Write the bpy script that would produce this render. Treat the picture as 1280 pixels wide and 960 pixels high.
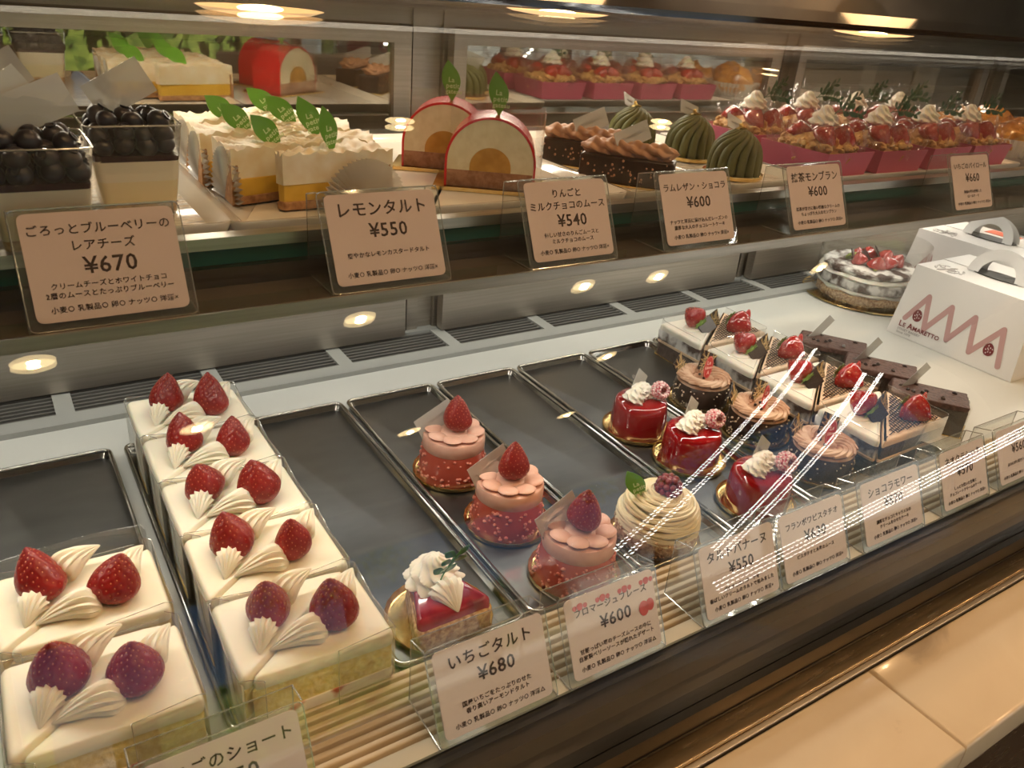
import bpy, math, random
import numpy as np
from mathutils import Vector, Matrix, Euler
random.seed(7); rng = np.random.default_rng(7)
for o in list(bpy.data.objects): bpy.data.objects.remove(o)
S = bpy.context.scene; C = S.collection
PI = math.pi

# ------------------------------------------------------------------ camera, exposure, sky, lights
# world frame: X along the case, Y into the case, Z up; z = 0 is the lower deck of the case, floor at -0.85
cam_d = bpy.data.cameras.new('camera'); cam = bpy.data.objects.new('camera', cam_d); C.objects.link(cam); S.camera = cam
CR = ((0.8413096222143139, -0.5344170258780477, 0.08121922199375466), (-0.17980141267373276, -0.4183599733638305, -0.8903069047735985), (0.5097740397177349, 0.7344204348591323, -0.4480592073500824))
mw = Matrix.Identity(4)
for i in range(3):
    mw[i][0] = CR[0][i]; mw[i][1] = -CR[1][i]; mw[i][2] = -CR[2][i]
mw[2][3] = 0.45
cam.matrix_world = mw
cam_d.sensor_width = 36; cam_d.lens = 1003.11 / 1280 * 36; cam_d.clip_start = 0.01; cam_d.clip_end = 60
cam_d.dof.use_dof = True; cam_d.dof.focus_distance = 0.78; cam_d.dof.aperture_fstop = 20.0
S.view_settings.view_transform = 'Standard'; S.view_settings.look = 'None'; S.view_settings.gamma = 1
S.view_settings.use_curve_mapping = False
S.view_settings.exposure = 0.0
S.cycles.max_bounces = 10; S.cycles.transparent_max_bounces = 28; S.cycles.glossy_bounces = 5; S.cycles.diffuse_bounces = 3
S.cycles.caustics_reflective = False; S.cycles.caustics_refractive = False; S.cycles.sample_clamp_indirect = 4.0
S.cycles.use_denoising = True

W = bpy.data.worlds.new('world'); S.world = W; W.use_nodes = True
wn = W.node_tree; bg = wn.nodes['Background']
sky = wn.nodes.new('ShaderNodeTexSky'); sky.sky_type = 'HOSEK_WILKIE'; sky.turbidity = 3.0; sky.sun_direction = (0.3, 0.3, 0.9)
wn.links.new(sky.outputs[0], bg.inputs[0]); bg.inputs[1].default_value = 2.8

def lamp(name, kind, loc, energy, color, rot=(0, 0, 0), **kw):
    d = bpy.data.lights.new(name, kind); d.energy = energy; d.color = color
    for k, v in kw.items(): setattr(d, k, v)
    o = bpy.data.objects.new(name, d); C.objects.link(o); o.location = loc; o.rotation_euler = rot
    return o
WARM = (1.0, 0.60, 0.29); NEUT = (1.0, 0.90, 0.76)
lamp('sun', 'SUN', (0, -4, 6), 13.0, (1, 0.96, 0.88), Euler((math.radians(-24), math.radians(28), 0)), angle=0.01)
DOWN = [(.02, -.10), (.72, -.12), (1.41, -.12), (1.70, -.13), (.96, 1.33), (1.86, 1.27), (3.17, 2.30), (1.08, -1.29), (1.90, -1.62), (1.75, -.87), (.35, -.75), (2.55, -.30)]
for (x, y) in DOWN:      # the room's downlights: one lamp in the mouth of every fitting
    lamp('downlight_lamp', 'SPOT', (x, y, 1.640), 13.0, WARM, spot_size=2.3, spot_blend=.6, shadow_soft_size=0.012)
lamp('carton_fill', 'SPOT', (1.86, 1.27, 1.630), 110.0, (1, .86, .68), Euler((math.radians(22), math.radians(-32), 0)), spot_size=1.1, spot_blend=.5, shadow_soft_size=0.012)   # added fill lamp that brightens the cartons, without a fitting of its own
# the case's own LED strips, under the shelf front and in the top of the curved glass
lamp('case_led_shelf', 'AREA', (0.9, 0.53, 0.247), 3.4, NEUT, Euler((math.radians(-8), 0, 0)), shape='RECTANGLE', size=2.4, size_y=0.012)
lamp('deck_fill', 'AREA', (1.0, 0.80, 0.262), 3.0, (1.0, .95, .86), Euler((math.radians(10), 0, 0)), shape='RECTANGLE', size=2.6, size_y=0.012)  # added fill strip that brightens the back of the deck and the vents
lamp('case_led_top', 'AREA', (0.9, 0.80, 0.405), 3.8, (1, .88, .70), Euler((math.radians(-35), 0, 0)), shape='RECTANGLE', size=2.6, size_y=0.012)

# ------------------------------------------------------------------ node materials
def mat(name, color=(.8, .8, .8), rough=.5, metal=0., spec=.5, **kw):
    m = bpy.data.materials.new(name); m.use_nodes = True
    b = m.node_tree.nodes['Principled BSDF']
    b.inputs['Base Color'].default_value = (*color, 1); b.inputs['Roughness'].default_value = rough
    b.inputs['Metallic'].default_value = metal; b.inputs['Specular IOR Level'].default_value = spec
    if kw.get('sss'):
        b.inputs['Subsurface Weight'].default_value = kw['sss']; b.inputs['Subsurface Scale'].default_value = kw.get('sscale', .004)
        b.inputs['Subsurface Radius'].default_value = kw.get('srad', (1, .6, .4))
    if kw.get('coat'): b.inputs['Coat Weight'].default_value = kw['coat']; b.inputs['Coat Roughness'].default_value = .05
    if kw.get('emit'): b.inputs['Emission Color'].default_value = (*kw['emit'], 1); b.inputs['Emission Strength'].default_value = kw.get('es', 1)
    return m
def noise(m, c1, c2, scale=20, detail=4, bump=0., lo=.35, hi=.65, stretch=None, dist=.002, kind='noise', rough=None):
    """object-space procedural colour variation and relief"""
    nt = m.node_tree; N = nt.nodes; L = nt.links; b = N['Principled BSDF']
    tc = N.new('ShaderNodeTexCoord'); vec = tc.outputs['Object']
    if stretch:
        mp = N.new('ShaderNodeMapping'); mp.inputs['Scale'].default_value = stretch; L.new(vec, mp.inputs['Vector']); vec = mp.outputs[0]
    if kind == 'noise':
        t = N.new('ShaderNodeTexNoise'); t.inputs['Detail'].default_value = detail; out = t.outputs['Fac']
    else:
        t = N.new('ShaderNodeTexVoronoi'); out = t.outputs['Distance']
    t.inputs['Scale'].default_value = scale; L.new(vec, t.inputs['Vector'])
    r = N.new('ShaderNodeValToRGB'); r.color_ramp.elements[0].position = lo; r.color_ramp.elements[1].position = hi
    r.color_ramp.elements[0].color = (*c1, 1); r.color_ramp.elements[1].color = (*c2, 1)
    L.new(out, r.inputs[0]); L.new(r.outputs[0], b.inputs['Base Color'])
    if bump:
        bp = N.new('ShaderNodeBump'); bp.inputs['Strength'].default_value = bump; bp.inputs['Distance'].default_value = dist
        L.new(out, bp.inputs['Height']); L.new(bp.outputs[0], b.inputs['Normal'])
    if rough:
        mr = N.new('ShaderNodeMapRange'); mr.inputs['To Min'].default_value = rough[0]; mr.inputs['To Max'].default_value = rough[1]
        L.new(out, mr.inputs[0]); L.new(mr.outputs[0], b.inputs['Roughness'])
    return m
def fresnel_nodes(nt, f0, p=5):
    """Schlick reflectance from the facing ratio, the same on both sides of a sheet"""
    N = nt.nodes; L = nt.links
    g = N.new('ShaderNodeNewGeometry'); d = N.new('ShaderNodeVectorMath'); d.operation = 'DOT_PRODUCT'
    L.new(g.outputs['Incoming'], d.inputs[0]); L.new(g.outputs['Normal'], d.inputs[1])
    def M(op, a, b=None):
        n = N.new('ShaderNodeMath'); n.operation = op; n.use_clamp = False
        for i, v in enumerate((a, b)):
            if v is None: continue
            if isinstance(v, (int, float)): n.inputs[i].default_value = v
            else: L.new(v, n.inputs[i])
        return n.outputs[0]
    c = M('ABSOLUTE', d.outputs['Value']); q = M('POWER', M('SUBTRACT', 1.0, c), p)
    return M('ADD', M('MULTIPLY', q, 1 - f0), f0)
def sheet(name, tint=(1, 1, 1), f0=.06, rough=.02, haze=0., hazecol=(.9, .9, .9), bump=0., bscale=60, gloss=(1, 1, 1)):
    """clear sheet: see-through, with mirror-like Fresnel reflection, optionally a little milky"""
    m = bpy.data.materials.new(name); m.use_nodes = True; nt = m.node_tree; N = nt.nodes; L = nt.links; N.clear()
    out = N.new('ShaderNodeOutputMaterial'); mx = N.new('ShaderNodeMixShader')
    tr = N.new('ShaderNodeBsdfTransparent'); tr.inputs[0].default_value = (*tint, 1)
    gl = N.new('ShaderNodeBsdfGlossy'); gl.inputs['Roughness'].default_value = rough; gl.inputs[0].default_value = (*gloss, 1)
    L.new(fresnel_nodes(nt, f0), mx.inputs[0])
    base = tr.outputs[0]
    if haze:
        df = N.new('ShaderNodeBsdfDiffuse'); df.inputs[0].default_value = (*hazecol, 1)
        m2 = N.new('ShaderNodeMixShader'); m2.inputs[0].default_value = haze
        L.new(tr.outputs[0], m2.inputs[1]); L.new(df.outputs[0], m2.inputs[2]); base = m2.outputs[0]
    if bump:
        t = N.new('ShaderNodeTexNoise'); t.inputs['Scale'].default_value = bscale; tc = N.new('ShaderNodeTexCoord')
        L.new(tc.outputs['Object'], t.inputs['Vector'])
        bp = N.new('ShaderNodeBump'); bp.inputs['Strength'].default_value = bump; bp.inputs['Distance'].default_value = .004
        L.new(t.outputs['Fac'], bp.inputs['Height']); L.new(bp.outputs[0], gl.inputs['Normal'])
    L.new(base, mx.inputs[1]); L.new(gl.outputs[0], mx.inputs[2]); L.new(mx.outputs[0], out.inputs[0])
    return m
K = {}
K['cream'] = mat('whipped_cream', (.90, .83, .66), .45, sss=.25, spec=.35)
K['cream2'] = mat('pale_cream', (.90, .85, .74), .42, sss=.2, spec=.35)
K['sponge'] = noise(mat('sponge', rough=.9), (.80, .55, .16), (.93, .74, .36), 220, 5, .7, .3, .62)
K['filling'] = noise(mat('cream_with_strawberry', rough=.5), (.60, .09, .07), (.93, .82, .72), 45, 2, .2, .36, .44)
K['berry'] = noise(mat('strawberry_skin', rough=.34, coat=.2, spec=.4), (.18, .005, .005), (.33, .014, .009), 40, 3, .0, .3, .75)
K['seed'] = mat('strawberry_seed', (.55, .17, .07), .4)
K['berry_glaze'] = noise(mat('glazed_berry', rough=.12, coat=1.), (.27, .005, .006), (.50, .022, .015), 60, 3, .3, .3, .75)
K['calyx'] = noise(mat('strawberry_calyx', rough=.5), (.10, .22, .03), (.28, .42, .10), 120, 3)
K['gold'] = noise(mat('gold_foil_board', metal=1., rough=.22), (.80, .56, .20), (.92, .70, .32), 140, 3, .12)
K['goldleaf'] = mat('gold_leaf', (.95, .74, .3), .3, 1.)
K['tray'] = noise(mat('dull_steel_tray', metal=1., rough=.38), (.085, .086, .086), (.125, .125, .122), 26, 9, .02, .2, .8, (1, 2.5, 1), rough=(.26, .46))
K['chrome'] = mat('polished_tray_rim', (.42, .41, .38), .13, 1.)
K['steel'] = noise(mat('brushed_steel', metal=1., rough=.32), (.40, .37, .32), (.52, .48, .42), 60, 6, .05, stretch=(.15, 4, 4))
K['alu'] = noise(mat('satin_aluminium', metal=1., rough=.42), (.44, .40, .34), (.52, .47, .41), 50, 5, .03, stretch=(.1, 3, 6))
K['trim'] = noise(mat('brass_toned_steel_trim', metal=1., rough=.2), (.36, .26, .15), (.44, .33, .20), 90, 8, .0, .3, .7, (.3, 3, 3), rough=(.16, .34))
K['deck'] = noise(mat('painted_case_deck', rough=.42), (.56, .57, .53), (.60, .61, .57), 8, 3)
K['vent'] = mat('grey_vent_plastic', (.33, .34, .32), .45); K['slat'] = mat('dark_vent_slat', (.10, .10, .095), .4)
K['dark'] = mat('dark_recess', (.018, .017, .015), .5)
K['black'] = mat('black_glass_gasket', (.010, .009, .008), .3, spec=.2)
K['ledge'] = mat('pale_ledge_plastic', (.52, .47, .36), .4)
K['grille'] = noise(mat('beige_air_grille', rough=.45), (.66, .52, .34), (.74, .60, .42), 20, 3)
K['porcelain'] = mat('white_porcelain', (.80, .76, .68), .12, coat=.5)
K['emboss'] = noise(mat('embossed_white_porcelain', rough=.12, coat=.5), (.78, .74, .66), (.84, .80, .72), 55, 2, .9, .3, .7, (1, 2.4, 1), .006)
K['greytray'] = mat('white_plastic_tray', (.55, .53, .50), .3)
K['green_edge'] = mat('green_glass_shelf', (.01, .085, .065), .08, coat=1.)
K['brown_bar'] = mat('bronze_shelf_bar', (.22, .17, .12), .25, 1.)
K['mirror'] = None; K['roofglass'] = mat('dark_brown_roof_glass', (.03, .018, .010), .08, coat=1.)
K['paper'] = noise(mat('shaded_pink_card', rough=.6), (.64, .49, .43), (.68, .53, .47), 6, 2)  # shelf cards: their dimmer light is put into this darker pink
K['paper_low'] = noise(mat('pale_pink_card', rough=.6), (.78, .68, .66), (.82, .72, .70), 6, 2)
K['ink'] = mat('dark_brown_ink', (.045, .022, .018), .7)
K['redink'] = mat('red_print', (.62, .10, .09), .6)
K['tagpaper'] = sheet('frosted_tag_film', (.80, .80, .78), .06, .25, .42, (.80, .78, .72))
K['tagprint'] = mat('grey_tag_print', (.28, .26, .24), .6)
K['film'] = sheet('clear_cake_film', (.98, .98, .975), .045, .05, .015, (.9, .88, .8))
K['wrap'] = sheet('crinkled_clear_wrap', (.98, .97, .97), .07, .06, .015, (.95, .85, .85), .9, 70)
K['acrylic'] = sheet('clear_acrylic', (.94, .95, .94), .06, .03, .03, (.85, .85, .8))
K['edge'] = sheet('bright_acrylic_edge', (.8, .8, .78), .25, .1, .25, (.9, .88, .82))
K['cup'] = sheet('clear_plastic_cup', (.95, .95, .93), .06, .04, .03, (.9, .88, .8))
K['cup_edge'] = sheet('bright_cup_rim', (.7, .7, .68), .3, .1, .5, (.85, .83, .76))
K['glass'] = sheet('curved_front_glass', (.985, .99, .985), .037, .0)
K['pane'] = sheet('window_pane', (.95, .97, .96), .06, .0)
K['leafpick'] = mat('green_leaf_pick', (.13, .36, .03), .35)
K['leafprint'] = mat('pale_green_print', (.62, .78, .42), .5)
K['redpick'] = mat('red_plastic_pick', (.68, .05, .05), .2, coat=.5)
K['pinkprint'] = mat('pink_pick_print', (.95, .55, .50), .4)
K['leaf'] = noise(mat('fresh_sprig_leaf', rough=.35), (.02, .13, .02), (.10, .30, .07), 150, 2)
K['darkleaf'] = mat('dark_sprig_leaf', (.015, .10, .03), .4)
K['pinkmousse'] = mat('coral_glazed_mousse', (.50, .085, .050), .25, coat=.4, sss=.1)
K['crumb'] = noise(mat('coral_crumbs', rough=.45), (.52, .11, .07), (.68, .26, .17), 300, 2)
K['pinkcream'] = noise(mat('pink_strawberry_cream', rough=.4, sss=.15), (.72, .40, .30), (.78, .48, .37), 120, 3)
K['redglaze'] = mat('deep_red_mirror_glaze', (.30, .004, .006), .07, coat=1.)
K['raspberry'] = noise(mat('raspberry', rough=.5), (.38, .01, .03), (.62, .06, .08), 300, 2, .3)
K['sugarberry'] = noise(mat('sugared_raspberry', rough=.8), (.55, .06, .09), (.90, .72, .70), 420, 3, .5, .38, .56)
K['darkberry'] = noise(mat('dark_raspberry', rough=.3, coat=.4), (.14, .006, .015), (.26, .02, .03), 250, 2, .4)
K['montcream'] = mat('banana_cream_strands', (.86, .74, .48), .4, sss=.15)
K['nutcrust'] = noise(mat('chopped_nut_crust', rough=.7), (.36, .16, .05), (.78, .55, .30), 260, 4, 1., .35, .62)
K['choco'] = noise(mat('dark_chocolate_sponge', rough=.75), (.035, .016, .010), (.085, .042, .028), 180, 4, .8)
K['chocoglaze'] = noise(mat('dark_chocolate_coating', rough=.3), (.022, .010, .006), (.048, .024, .014), 120, 3, .25)
K['chocoplate'] = mat('dark_chocolate_plate', (.022, .011, .008), .3)
K['ganache'] = noise(mat('baked_chocolate_crust', rough=.55), (.045, .018, .013), (.12, .058, .042), 240, 5, 1., .3, .7)
K['nutbit'] = mat('pale_nut_bits', (.75, .62, .45), .6)
K['caramel'] = mat('caramel_cream', (.50, .26, .14), .45); K['swirl'] = noise(mat('pale_caramel_swirl', rough=.5), (.40, .20, .105), (.68, .48, .33), 45, 3, 0, .4, .62)
K['palecaramel'] = mat('pale_caramel_cream', (.74, .52, .36), .45, sss=.1)
K['sugar'] = noise(mat('icing_sugar_on_chocolate', rough=.85), (.07, .035, .025), (.82, .80, .76), 38, 6, .4, .42, .56)
K['netcream'] = mat('beige_cream_top', (.74, .53, .35), .5, sss=.1)
K['redcoat'] = mat('red_apple_coating', (.66, .018, .022), .22, coat=.4)
K['applecream'] = noise(mat('apple_mousse', rough=.6), (.76, .68, .46), (.84, .77, .56), 160, 4, .2)
K['caramelcore'] = noise(mat('caramel_core', rough=.4), (.46, .22, .02), (.60, .32, .05), 90, 3)
K['brownsponge'] = noise(mat('milk_chocolate_sponge', rough=.85), (.32, .15, .08), (.46, .25, .15), 200, 4, .5)
K['matcha'] = noise(mat('matcha_cream', rough=.55, sss=.05), (.075, .075, .014), (.115, .115, .026), 90, 3)
K['custard'] = noise(mat('lemon_custard', rough=.4), (.62, .36, .03), (.74, .46, .06), 60, 3)
K['meringue'] = noise(mat('lemon_meringue', rough=.5, sss=.2), (.80, .66, .42), (.91, .84, .68), 60, 3, .2)
K['crust'] = noise(mat('tart_crust', rough=.75), (.30, .13, .05), (.55, .30, .13), 200, 4, .6)
K['liner'] = sheet('pleated_silver_liner', (.8, .8, .8), .22, .2, .55, (.95, .93, .88))
K['pinkbox'] = mat('pink_paper_box', (.48, .085, .16), .5)
K['pie'] = noise(mat('golden_pie_crust', rough=.6), (.40, .17, .03), (.80, .52, .20), 110, 5, 1., .3, .68)
K['amber'] = noise(mat('amber_glazed_pastry', rough=.15, coat=.8), (.42, .14, .01), (.75, .36, .06), 60, 4, .6)
K['bluejam'] = mat('blueberry_jam', (.035, .006, .014), .25)
K['blueberry'] = noise(mat('blueberry_skin', rough=.35), (.010, .009, .014), (.04, .034, .045), 70, 3)
K['cheese'] = mat('rare_cheese_mousse', (.87, .76, .50), .4, sss=.2)
K['cheese2'] = mat('white_chocolate_mousse', (.88, .82, .68), .4, sss=.2)
K['tartjam'] = noise(mat('strawberry_jelly', rough=.12, coat=.8), (.20, .008, .03), (.42, .03, .05), 60, 3)
K['boxcard'] = mat('white_box_card', (.80, .78, .75), .42)
K['boxpink'] = mat('dusty_pink_print', (.50, .30, .29), .5)
K['boxwine'] = mat('wine_red_print', (.16, .015, .02), .5)
K['boxgrey'] = mat('grey_print', (.30, .28, .27), .6)
K['boxgreen'] = mat('kiwi_flesh', (.42, .55, .12), .3)
K['orange'] = mat('orange_sticker', (.75, .13, .04), .5)
K['wall'] = noise(mat('painted_room_wall', rough=.8), (.17, .13, .10), (.21, .17, .13), 3, 3)
K['ceiling'] = noise(mat('ceiling_board', rough=.8), (.44, .36, .27), (.50, .41, .31), 3, 3)
K['floor'] = noise(mat('brown_floor_tile', rough=.35), (.05, .035, .025), (.08, .06, .045), 5, 5)
K['pavement'] = noise(mat('street_paving', rough=.8), (.40, .38, .35), (.52, .50, .46), 6, 4)
K['bush'] = noise(mat('hedge_leaves', rough=.5), (.07, .13, .015), (.34, .42, .07), 12, 4)
K['bark'] = noise(mat('tree_bark', rough=.9), (.07, .05, .035), (.16, .12, .09), 30, 4, .6)
K['greybox'] = mat('light_grey_carton', (.62, .61, .58), .6)
K['hardbulb'] = mat('lit_lamp', (1, .9, .7), .5, emit=(1.0, .74, .36), es=13.)
K['ledbulb'] = mat('lit_led_bead', (1, 1, 1), .5, emit=(1.0, .97, .9), es=38.)
K['opal'] = mat('amber_opal_shade', (.5, .3, .12), .4, emit=(1., .62, .28), es=1.6)
K['rail'] = mat('polished_rail', (.10, .08, .06), .10, 0., coat=1.)
K['white'] = mat('white_plastic', (.78, .77, .74), .4)
K['banner'] = noise(mat('pink_white_banner', rough=.6), (.80, .12, .22), (.85, .80, .78), 5, 2, 0, .44, .5)
K['carpaint'] = mat('silver_car_paint', (.45, .48, .52), .2, .6, coat=.6)

def marble():
    m = mat('cream_marble', (.7, .6, .5), .16, coat=.25); nt = m.node_tree; N = nt.nodes; L = nt.links; b = N['Principled BSDF']
    tc = N.new('ShaderNodeTexCoord'); n1 = N.new('ShaderNodeTexNoise'); n1.inputs['Scale'].default_value = 9; n1.inputs['Detail'].default_value = 6; n1.inputs['Distortion'].default_value = 1.4
    L.new(tc.outputs['Object'], n1.inputs['Vector'])
    r = N.new('ShaderNodeValToRGB'); e = r.color_ramp.elements
    e[0].position = .28; e[0].color = (.46, .37, .27, 1); e[1].position = .38; e[1].color = (.74, .62, .46, 1)
    x = r.color_ramp.elements.new(.7); x.color = (.78, .67, .51, 1)
    L.new(n1.outputs['Fac'], r.inputs[0]); L.new(r.outputs[0], b.inputs['Base Color'])
    return m
K['marble'] = marble()
def mirrormat():
    m = bpy.data.materials.new('tinted_mirror_glass'); m.use_nodes = True; nt = m.node_tree; N = nt.nodes; L = nt.links; N.clear()
    out = N.new('ShaderNodeOutputMaterial'); mx = N.new('ShaderNodeMixShader'); mx.inputs[0].default_value = .42
    tr = N.new('ShaderNodeBsdfTransparent'); tr.inputs[0].default_value = (.84, .82, .78, 1)
    gl = N.new('ShaderNodeBsdfGlossy'); gl.inputs['Roughness'].default_value = .012; gl.inputs[0].default_value = (.80, .77, .70, 1)
    L.new(tr.outputs[0], mx.inputs[1]); L.new(gl.outputs[0], mx.inputs[2]); L.new(mx.outputs[0], out.inputs[0])
    return m
K['mirror'] = mirrormat()

# ------------------------------------------------------------------ mesh helpers
class MB:
    def __init__(s): s.v = []; s.f = []; s.m = []; s.n = 0; s.sm = []
    def add(s, vf, mi=0, M=None, smooth=True):
        v, f = vf; v = np.asarray(v, float).reshape(-1, 3)
        if M is not None:
            A = np.array(M); v = v @ A[:3, :3].T + A[:3, 3]
        s.v.append(v); s.f += [tuple(i + s.n for i in q) for q in f]; s.m += [mi] * len(f); s.sm += [smooth] * len(f); s.n += len(v)
        return s
    def mesh(s, name, mats):
        me = bpy.data.meshes.new(name); me.from_pydata(np.concatenate(s.v).tolist(), [], s.f)
        for k in (mats if isinstance(mats, (list, tuple)) else [mats]): me.materials.append(K[k] if isinstance(k, str) else k)
        me.polygons.foreach_set('material_index', s.m); me.polygons.foreach_set('use_smooth', s.sm); me.update(); me.set_sharp_from_angle(angle=math.radians(48))
        return me
    def obj(s, name, mats, parent=None, loc=None, rot=None):
        return link(name, s.mesh(name, mats), parent, loc, rot)
def link(name, me, parent=None, loc=None, rot=None):
    o = bpy.data.objects.new(name, me); C.objects.link(o); o.parent = parent
    if loc is not None: o.location = loc
    if rot is not None: o.rotation_euler = rot
    return o
def T(x=0, y=0, z=0, rz=0, rx=0, ry=0, s=1):
    sc = Matrix.Diagonal((*((s, s, s) if isinstance(s, (int, float)) else s), 1))
    return Matrix.Translation((x, y, z)) @ Euler((rx, ry, rz)).to_matrix().to_4x4() @ sc
def box(x0, x1, y0, y1, z0, z1):
    v = [(x, y, z) for z in (z0, z1) for y in (y0, y1) for x in (x0, x1)]
    return v, [(0, 2, 3, 1), (4, 5, 7, 6), (0, 1, 5, 4), (1, 3, 7, 5), (3, 2, 6, 7), (2, 0, 4, 6)]
def roundpoly(P, r, n=4):
    out = []; P = [np.array(p[:2], float) for p in P]; k = len(P)
    for i in range(k):
        a, b, c = P[i - 1], P[i], P[(i + 1) % k]
        u = (a - b) / np.linalg.norm(a - b); w = (c - b) / np.linalg.norm(c - b)
        half = math.acos(max(-1, min(1, u @ w))) / 2
        d = min(r / math.tan(half), .45 * min(np.linalg.norm(a - b), np.linalg.norm(c - b)))
        for j in range(n + 1):
            t = j / n; q = (1 - t) ** 2 * (b + u * d) + 2 * t * (1 - t) * b + t * t * (b + w * d); out.append(q)
    return out
def inset(P, d):
    k = len(P); out = []
    A = sum(P[i][0] * P[(i + 1) % k][1] - P[(i + 1) % k][0] * P[i][1] for i in range(k))
    sg = 1 if A > 0 else -1
    for i in range(k):
        a, b, c = np.array(P[i - 1]), np.array(P[i]), np.array(P[(i + 1) % k])
        n1 = np.array([-(b - a)[1], (b - a)[0]]); n2 = np.array([-(c - b)[1], (c - b)[0]])
        n1 = n1 / (np.linalg.norm(n1) + 1e-12); n2 = n2 / (np.linalg.norm(n2) + 1e-12); n = n1 + n2; n = n / (np.linalg.norm(n) + 1e-12)
        out.append(b + n * d * sg)
    return out
def rings(R, closed=True, cap=(True, True)):
    """skin a stack of equal rings"""
    n = len(R[0]); v = [tuple(p) for r in R for p in r]; f = []
    for k in range(len(R) - 1):
        for i in range(n if closed else n - 1):
            j = (i + 1) % n; f.append((k * n + i, k * n + j, (k + 1) * n + j, (k + 1) * n + i))
    if closed and cap[0]: f.append(tuple(range(n))[::-1])
    if closed and cap[1]: f.append(tuple((len(R) - 1) * n + i for i in range(n)))
    return v, f
def prism(P, z0, z1, r=.001, rc=0, n=4, bottom=None):
    """upright prism over a polygon; top edge rounded by r, corners by rc"""
    P = roundpoly(P, rc, n) if rc else [np.array(p, float) for p in P]
    Rr = [[(p[0], p[1], z0) for p in P]]
    for a in (0, .35, .7, 1):
        Q = inset(P, r * (1 - math.cos(a * PI / 2))) if a else P
        Rr.append([(p[0], p[1], z1 - r + r * math.sin(a * PI / 2)) for p in Q])
    return rings(Rr)
def lathe(prof, n=32, fn=None, cap=(True, True)):
    R = []
    for k, (r, z) in enumerate(prof):
        R.append([((r * (fn(2 * PI * i / n, k, z) if fn else 1)) * math.cos(2 * PI * i / n), (r * (fn(2 * PI * i / n, k, z) if fn else 1)) * math.sin(2 * PI * i / n), z) for i in range(n)])
    return rings(R, cap=cap)
def tube(path, r, n=6, cap=True):
    P = [Vector(p) for p in path]; R = []; up = Vector((0, 0, 1))
    for i, p in enumerate(P):
        t = (P[min(i + 1, len(P) - 1)] - P[max(i - 1, 0)]).normalized()
        a = t.cross(up); a = a.normalized() if a.length > 1e-4 else Vector((1, 0, 0)); b = t.cross(a).normalized()
        rr = r[i] if isinstance(r, (list, tuple)) else r
        R.append([tuple(p + a * rr * math.cos(2 * PI * k / n) + b * rr * math.sin(2 * PI * k / n)) for k in range(n)])
    return rings(R, cap=(cap, cap))
def ell(rx, ry, rz, n=12, m=8, c=(0, 0, 0)):
    R = [[(c[0] + rx * math.sin(PI * k / m) * math.cos(2 * PI * i / n), c[1] + ry * math.sin(PI * k / m) * math.sin(2 * PI * i / n), c[2] - rz * math.cos(PI * k / m)) for i in range(n)] for k in range(1, m)]
    v, f = rings(R, cap=(False, False)); b = len(v); v += [(c[0], c[1], c[2] - rz), (c[0], c[1], c[2] + rz)]
    f += [(b, (i + 1) % n, i) for i in range(n)] + [(b + 1, (m - 2) * n + i, (m - 2) * n + (i + 1) % n) for i in range(n)]
    return v, f
def grid(fn, nu, nv):
    v = [fn(i / nu, j / nv) for j in range(nv + 1) for i in range(nu + 1)]
    f = [(j * (nu + 1) + i, j * (nu + 1) + i + 1, (j + 1) * (nu + 1) + i + 1, (j + 1) * (nu + 1) + i) for j in range(nv) for i in range(nu)]
    return v, f
def plate(outline, th, M=None):
    """flat sheet of real thickness lying in XY"""
    return rings([[(p[0], p[1], 0) for p in outline], [(p[0], p[1], th) for p in outline]])
def bumpy(vf, amp, freq, seed=0):
    v, f = vf; v = np.asarray(v, float).copy(); g = np.random.default_rng(seed)
    d = np.zeros_like(v)
    for k in range(5):
        w = g.normal(size=3) * freq * (1 + k * .6); ph = g.uniform(0, 6.28, 3)
        for a in range(3): d[:, a] += np.sin(v @ w + ph[a]) / (1 + k * .5)
    return v + d * amp / 2, f
def shell(L=.034, Wd=.013, H=.012, ridges=6, n=36, m=16):
    """piped shell: fat ridged end at x=0, pointed ribbed tail at x=L"""
    R = []
    for k in range(m + 1):
        t = k / m
        w = (math.sin(PI * min(1, (t + .02) / .52) / 2) if t < .26 else 1) ** .6
        taper = 1 if t < .25 else (1 - ((t - .25) / .75) ** 1.35)
        s = max(.02, (min(1, ((t + .012) / .18)) ** .5) * (.06 + .94 * taper))
        R.append([(t * L, Wd * s * math.cos(a) * (1 + .15 * math.cos(ridges * 2 * a + t * 2.0)), max(-.001, .001 + H * .35 * s + H * s * .8 * math.sin(a) * (1 + .15 * math.cos(ridges * 2 * a + t * 2.0)) + .004 * math.sin(t * PI))) for a in [2 * PI * i / n for i in range(n)]])
    return rings(R)
def rosette(r=.015, h=.018, lobes=8, twist=2.2, n=64, m=18, tip=.12, depth=.16):
    R = []
    for k in range(m + 1):
        t = k / m; rr = r * ((1 - t ** 1.6) * (1 - tip) + tip) * (min(1, (t + .15) / .3)) ** .5
        rr *= 1 + .10 * math.sin(t * PI * 5)
        R.append([(rr * (1 + depth * math.cos(lobes * (a + twist * t))) * math.cos(a), rr * (1 + depth * math.cos(lobes * (a + twist * t))) * math.sin(a), h * t) for a in [2 * PI * i / n for i in range(n)]])
    return rings(R)
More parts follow.
